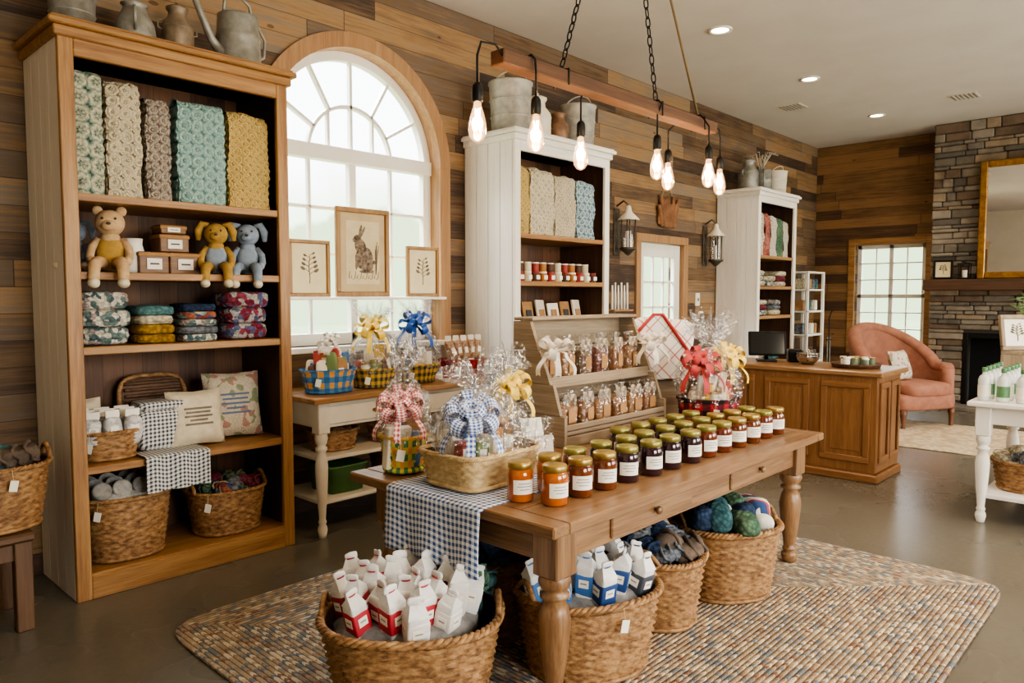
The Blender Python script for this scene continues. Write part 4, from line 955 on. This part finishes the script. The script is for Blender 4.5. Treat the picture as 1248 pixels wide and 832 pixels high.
# ------------------------------------------------ counter
m=M(); cw=ctr
m.bx(0,.62,0,1.5,.08,.88,cw('z'),.004); m.bx(-.0,.60,.02,1.48,0,.08,cw('y'));m.bx(-.025,.64,-.025,1.52,0,.07,cw('y'),.01)
m.bx(-.04,.68,-.05,1.54,.88,.925,wood('counter_top',['#75502f','#926c46','#a9835c'],'y',.3),.01)
for y0 in(.05,.55,1.05):
    for a,b,c,d in((y0,y0+.4,.16,.21),(y0,y0+.4,.78,.83)): m.bx(-.02,0,a,b,c,d,cw('y'))
    for a in(y0,y0+.35): m.bx(-.02,0,a,a+.05,.21,.78,cw('z'))
    m.bx(-.008,0,y0+.08,y0+.32,.25,.74,cw('z'),.004)
for x0 in(.06,.33):
    m.bx(x0,x0+.24,-.018,0,.16,.21,cw('x'));m.bx(x0,x0+.24,-.018,0,.78,.83,cw('x'));m.bx(x0,x0+.04,-.018,0,.21,.78,cw('z'));m.bx(x0+.2,x0+.24,-.018,0,.21,.78,cw('z'))
m.done('checkout_counter',(6.42,1.93,0))
m=M(); SCR=simple('screen','#0c0f12',None,8,.12)
m.box((0,0,.17),(.34,.025,.24),BLK,.008,T=RX(-22)); m.box((0,-.016,.172),(.31,.004,.21),SCR,.002,T=RX(-22)); m.bx(-.09,.09,-.06,.12,0,.02,BLK); m.tube([(0,.06,.01),(0,.04,.1),(0,.01,.15)],.018,BLK,10)
m.box((.25,.02,.06),(.13,.16,.12),BLK,.012); m.box((-.25,-.03,.04),(.08,.14,.05),BLK,.01,T=RX(-15))
m.done('point_of_sale_terminal',(6.75,3.02,.926),-60)
m=M(); SIL=simple('silver','#b9b7b2',None,8,.22,1)
m.lathe([(0,0),(.05,0),(.09,.04),(.1,.08),(.095,.1),(.1,.105),(.09,.1),(.0,.02)],SIL,28); m.tube([(.09,0,.06),(.13,0,.1),(.15,0,.12)],[.015,.01,.008],SIL,8);m.tube([(-.09,0,.04),(-.14,0,.06),(-.13,0,.1),(-.09,0,.1)],.007,SIL,8); m.done('silver_pitcher',(6.72,2.62,.926),20)
m=M(); m.lathe([(0,0),(.19,0),(.2,.03),(.205,.035),(.2,.04),(.18,.015),(0,.012)],WKD,32)
for i in range(12): a=i*2.4;r=.13*math.sqrt((i+.5)/12); m.cyl((r*cos(a),r*sin(a),.015),.028,.06,simple('jar_green','#627059') if i%3 else TAG,14); m.cyl((r*cos(a),r*sin(a),.075),.029,.014,TAG if i%2 else BRS,14)
m.done('sample_tray',(6.72,2.2,.926))
# ------------------------------------------------ armchair
m=M(); SAL=simple('salmon_upholstery','#9c6a54','#8c5c48',12,.85,0,.4,140); LG=wood('chair_leg',['#4a2c18','#74482a'],'z')
m.soft((0,0,.30),(.72,.68,.20),SAL,.3,36,12); m.soft((0,-.06,.44),(.56,.6,.17),SAL,.4,32,12)
N=28
def backp(u,v,off):
    a=math.radians(205-230*u)
    r=.36+off; x=r*1.02*cos(a); y=.02+ r*sin(a)*1.0
    top=.66+.46*max(0,sin(math.radians(max(0,min(180,(205-230*u))))))**.8
    z=.25+(top-.25)*v; lean=.10*v*max(0,sin(a)); return Vector((x,y+lean,z))
m.grid(lambda u,v:backp(u,v,.0),N,10,SAL); m.grid(lambda u,v:backp(u,v,.11),N,10,SAL)
m.tube([backp(k/N,1,.055) for k in range(N+1)],.068,SAL,12)
for u in(0,1): m.tube([backp(u,v/4,.055) for v in range(5)],.062,SAL,12)
for x in(-.3,.3):
    m.lathe([(0,0),(.018,0),(.022,.02),(.016,.05),(.03,.16),(.034,.22),(0,.22)],LG,14,(x,-.29,0)); m.lathe([(0,0),(.016,0),(.03,.2),(0,.22)],LG,14,(x*.85,.28,0))
m.done('armchair',(9.75,2.62,.0),-28).scale=(1.22,1.15,1.02)
pillow('throw_pillow',(9.66,2.66,.54),.40,.36,.13,LINF,-10,-18)
m=M(); 
n=NN('entry_rug'); v=n.tc(); col=n.ramp(n.voro(v,9)['Distance'],[(.1,'#94806a'),(.35,'#c4b496'),(.7,'#a89476')]); RG2=n.fin(col,.95)
m.bx(-.9,.9,-1.2,1.2,0,.012,RG2,.004)
for k in range(60):
    for s in(-1,1): m.box((-.88+.03*k,s*1.22,.005),(.006,.05,.004),STR,0)
m.done('area_rug',(9.1,1.5,.001))
m=M(); m.cyl((0,0,0),.12,.02,BLK,20); m.tube([(0,0,.02),(0,0,1.2)],.01,BLK,8); m.tube([(0,0,1.2),(.02,-.03,1.32),(.08,-.03,1.3)],.008,BLK,8)
m.tube([(.06,0,.02),(.05,0,.9)],.008,GLV,8);m.tube([(-.06,0,.02),(-.05,0,.9)],.008,GLV,8); m.bx(-.09,.09,-.01,.01,.85,.87,BLK); m.done('fireplace_tool_stand',(11.85,4.3,0))
# ------------------------------------------------ fireplace
ST=[simple('stone_%d'%i,a,b,7,.9,0,.9,22) for i,(a,b) in enumerate((('#786f62','#62594e'),('#8b8070','#736657'),('#655d53','#514a41'),('#998670','#7e6e59'),('#7f7468','#908576'),('#735f4e','#5d4e3f')))]
m=M(); SX0=11.62; fA,fB=.1,2.86; bA,bB,bZ=.95,2.42,1.04
MOR=simple('mortar','#3d3934',None,8,.95)
m.bx(SX0+.06,FX-.005,fA,bA,0,CH-.002,MOR,0);m.bx(SX0+.06,FX-.005,bB,fB-.02,0,CH-.002,MOR,0);m.bx(SX0+.06,FX-.005,bA,bB,bZ,CH-.002,MOR,0)
z=0
while z<CH-.02:
    h=min(R.choice((.05,.07,.09,.12)),CH-z-.003); y=fA
    if CH-z-h<.04: h=CH-z-.003
    while y<fB-.001:
        w=R.uniform(.12,.42); y2=min(y+w,fB)
        if fB-y2<.08: y2=fB
        a,b=y,y2
        if z<bZ:
            if a<bA<b: b=bA; 
            if bA<=a<bB:
                y=bB; continue
        pr=R.uniform(0,.05); m.bx(SX0+pr,(FX-.01 if b>=fB else SX0+.12),a+.004,b-.004,z+.004,z+h-.002,R.choice(ST),.012); y=b
    z+=h
m.bx(FX-.1,FX-.01,bA,bB,0,bZ,simple('soot','#0b0a09',None,8,.9),0)
m.bx(SX0+.02,SX0+.08,bA,bA+.06,0.0,bZ,BLK);m.bx(SX0+.02,SX0+.08,bB-.06,bB,0,bZ,BLK);m.bx(SX0+.02,SX0+.08,bA+.06,bB-.06,bZ-.07,bZ,BLK)
for k in range(3): m.cyl((SX0+.3,1.3+.0*k,.12+.09*(k==2)),.05,.7,LG,12,T=RX(-90)) if k==2 else m.cyl((SX0+.22+.14*k,1.3,.1),.05,.75,LG,12,T=RX(-90))
m.bx(SX0-.35,SX0-.0,.3,2.7,0,.06,ST[0],.01)
m.done('stone_fireplace')
m=M(); m.bx(SX0-.22,SX0+.02,.25,2.88,1.62,1.77,wood('mantel_wood',['#332115','#4d321e','#64452a'],'y',.6),.01); m.done('mantel_shelf')
m=M(); MR=simple('mirror_glass','#e8e8e8',None,8,.02,1)
a,b,z0,z1=.95,2.27,1.775,3.33; xx=SX0-.06
for q in(((a,a+.09),(z0,z1)),((b-.09,b),(z0,z1)),((a+.09,b-.09),(z0,z0+.09)),((a+.09,b-.09),(z1-.09,z1))): m.bx(xx-.03,xx+.03,q[0][0],q[0][1],q[1][0],q[1][1],GLD,.012)
m.bx(xx-.01,xx+.01,a+.08,b-.08,z0+.08,z1-.08,MR,0); m.done('wall_mirror')
m=M(); m.bx(-.06,.06,-.08,.08,0,.02,BLK)
for q in(-1,1):
    for p in(-1,1): m.tube([(q*.05,p*.06,.02),(q*.05,p*.06,.2)],.006,BLK,6)
m.bx(-.065,.065,-.08,.08,.2,.215,BLK); m.cyl((0,0,.02),.03,.1,WPc,14); m.lathe([(.03,.21),(.0,.26)],BLK,12); m.done('mantel_lantern',(SX0-.12,2.4,1.772))
frame_pic('mantel_frame',(SX0-.12,2.66,1.775),.24,.26,BLK,CRD,botanical,-90,0,.025)
# ------------------------------------------------ right display table
m=M(); 
m.bx(-.03,1.23,-.03,1.03,.80,.835,whitep('x'),.008); m.bx(.05,1.15,.05,.95,.68,.80,WP)
for x in(.06,1.14):
    for y in(.06,.94): turned(m,x,y,0,.8,.045,WP,.2)
m.bx(.05,1.15,.05,.95,.17,.2,WP); m.done('display_table',(5.78,.13,0))
m=M(); GL=simple('label_green','#5d8a5d','#4f7852'); BW=simple('bottle_white','#d9dcd7','#cfd2cc',10,.2)
for i in range(5):
    for j in range(3):
        x=.0+.13*i; y=-.11*j; m.lathe([(0,0),(.035,0),(.038,.01),(.038,.14),(.03,.165),(.014,.18),(.014,.20),(0,.20)],BW,18,(x,y,0)); m.lathe([(.0385,.03),(.0388,.035),(.0388,.1),(.0385,.105)],GL if (i+j)%2 else TAG,18,(x,y,0)); m.cyl((x,y,.195),.017,.03,GL,12)
m.done('lotion_bottles',(5.86,1.08,.837))
m=M(); m.bx(-.16,.16,-.12,.12,0,.03,grey('x'));m.bx(-.16,.16,-.12,.12,.27,.3,grey('x'));m.bx(-.16,-.13,-.12,.12,.03,.27,grey('z'));m.bx(.13,.16,-.12,.12,.03,.27,grey('z')); m.done('wooden_riser',(6.76,1.0,.836))
frame_pic('framed_sign',(6.68,1.02,1.137),.26,.27,grey('z'),simple('sign_paper','#e6e0d0'),botanical,-45,-10,.03)
m=M(); GP=simple('leaf_green','#5f7c48','#829d64',20,.7)
m.lathe([(0,0),(.05,0),(.065,.1),(.06,.1),(0,.08)],WPc,20)
for k in range(60):
    a=R.uniform(0,6.3);l=R.uniform(.06,.18);z=R.uniform(.1,.42); m.tube([(0,0,.08),(l*.5*cos(a),l*.5*sin(a),z)],.002,GP,4); m.ell((0,0,0),(.08,.035,.008),GP,10,6,T=TR(l*.7*cos(a),l*.7*sin(a),z)@Matrix.Rotation(a,4,'Z')@RY(R.uniform(-40,10)))
m.done('potted_plant',(6.85,.98,1.137))
b=basket('wicker_basket',(6.20,.87),.26,.2,.2,z=.202,handles=False);pile('knit_goods',(6.20,.87),.2,.16,.38,8,[K4,K2,simple('bag_grey','#9a9792')],.1,.06,into=b)
basket('wicker_basket',(6.72,.62),.22,.2,.2,z=.202,handles=False,tag=False)
m=M(); m.bx(-30,60,-40,40,-.35,-.3,simple('lawn','#8da074','#9fb184',1,.95),0); m.done('ground')
# ------------------------------------------------ world + lights
w=bpy.data.worlds.new('W'); bpy.context.scene.world=w; w.use_nodes=True; t=w.node_tree
bg=t.nodes['Background']; tc=t.nodes.new('ShaderNodeTexCoord'); sp=t.nodes.new('ShaderNodeSeparateXYZ'); nz=t.nodes.new('ShaderNodeTexNoise'); nz.inputs['Scale'].default_value=9; nz.inputs['Detail'].default_value=5
ad=t.nodes.new('ShaderNodeMath'); ad.operation='MULTIPLY_ADD'; ad.inputs[1].default_value=-.16
t.links.new(tc.outputs['Generated'],sp.inputs[0]); t.links.new(tc.outputs['Generated'],nz.inputs['Vector']); t.links.new(nz.outputs[0],ad.inputs[0]); t.links.new(sp.outputs[2],ad.inputs[2])
rp=t.nodes.new('ShaderNodeValToRGB'); e=rp.color_ramp.elements; e[0].position=.0;e[0].color=C('#93a384'); e[1].position=.10; e[1].color=(.93,.965,1,1)
q=e.new(.01); q.color=C('#c0cdb5')
t.links.new(ad.outputs[0],rp.inputs[0]); t.links.new(rp.outputs[0],bg.inputs[0]); bg.inputs[1].default_value=6.0
def area(name,loc,target,sx,sy,e,col):
    l=bpy.data.lights.new(name,'AREA'); l.shape='RECTANGLE'; l.size=sx; l.size_y=sy; l.energy=e; l.color=col
    o=bpy.data.objects.new(name,l); bpy.context.collection.objects.link(o); o.location=loc
    o.rotation_euler=(Vector(target)-Vector(loc)).to_track_quat('-Z','Y').to_euler()
area('skylight_arch_window',(3.3,6.8,5.2),(3.3,4.2,1.8),3,1.6,1300,(.90,.95,1))
area('skylight_far_window',(14.6,3.6,4.0),(11.8,3.4,1.0),2,1.4,750,(.90,.95,1))
for x in(1.6,5.6,9.6): area('right_fill_light',(x,YR-.5,1.9),(x,0,1.6),2.2,2.1,265,(1,.96,.90))  # fill lamps added beyond the unseen right wall to brighten the room
# ------------------------------------------------ camera
cd=bpy.data.cameras.new('cam'); co=bpy.data.objects.new('camera',cd); bpy.context.collection.objects.link(co)
cd.sensor_width=36; cd.lens=25.96; cd.clip_start=.05
co.location=(0,0,1.55); co.rotation_euler=(math.radians(90-3.56),0,math.radians(-46.8))
bpy.context.scene.camera=co
try: bpy.context.scene.view_settings.look='AgX - Medium High Contrast'
except Exception as ex: print(ex)
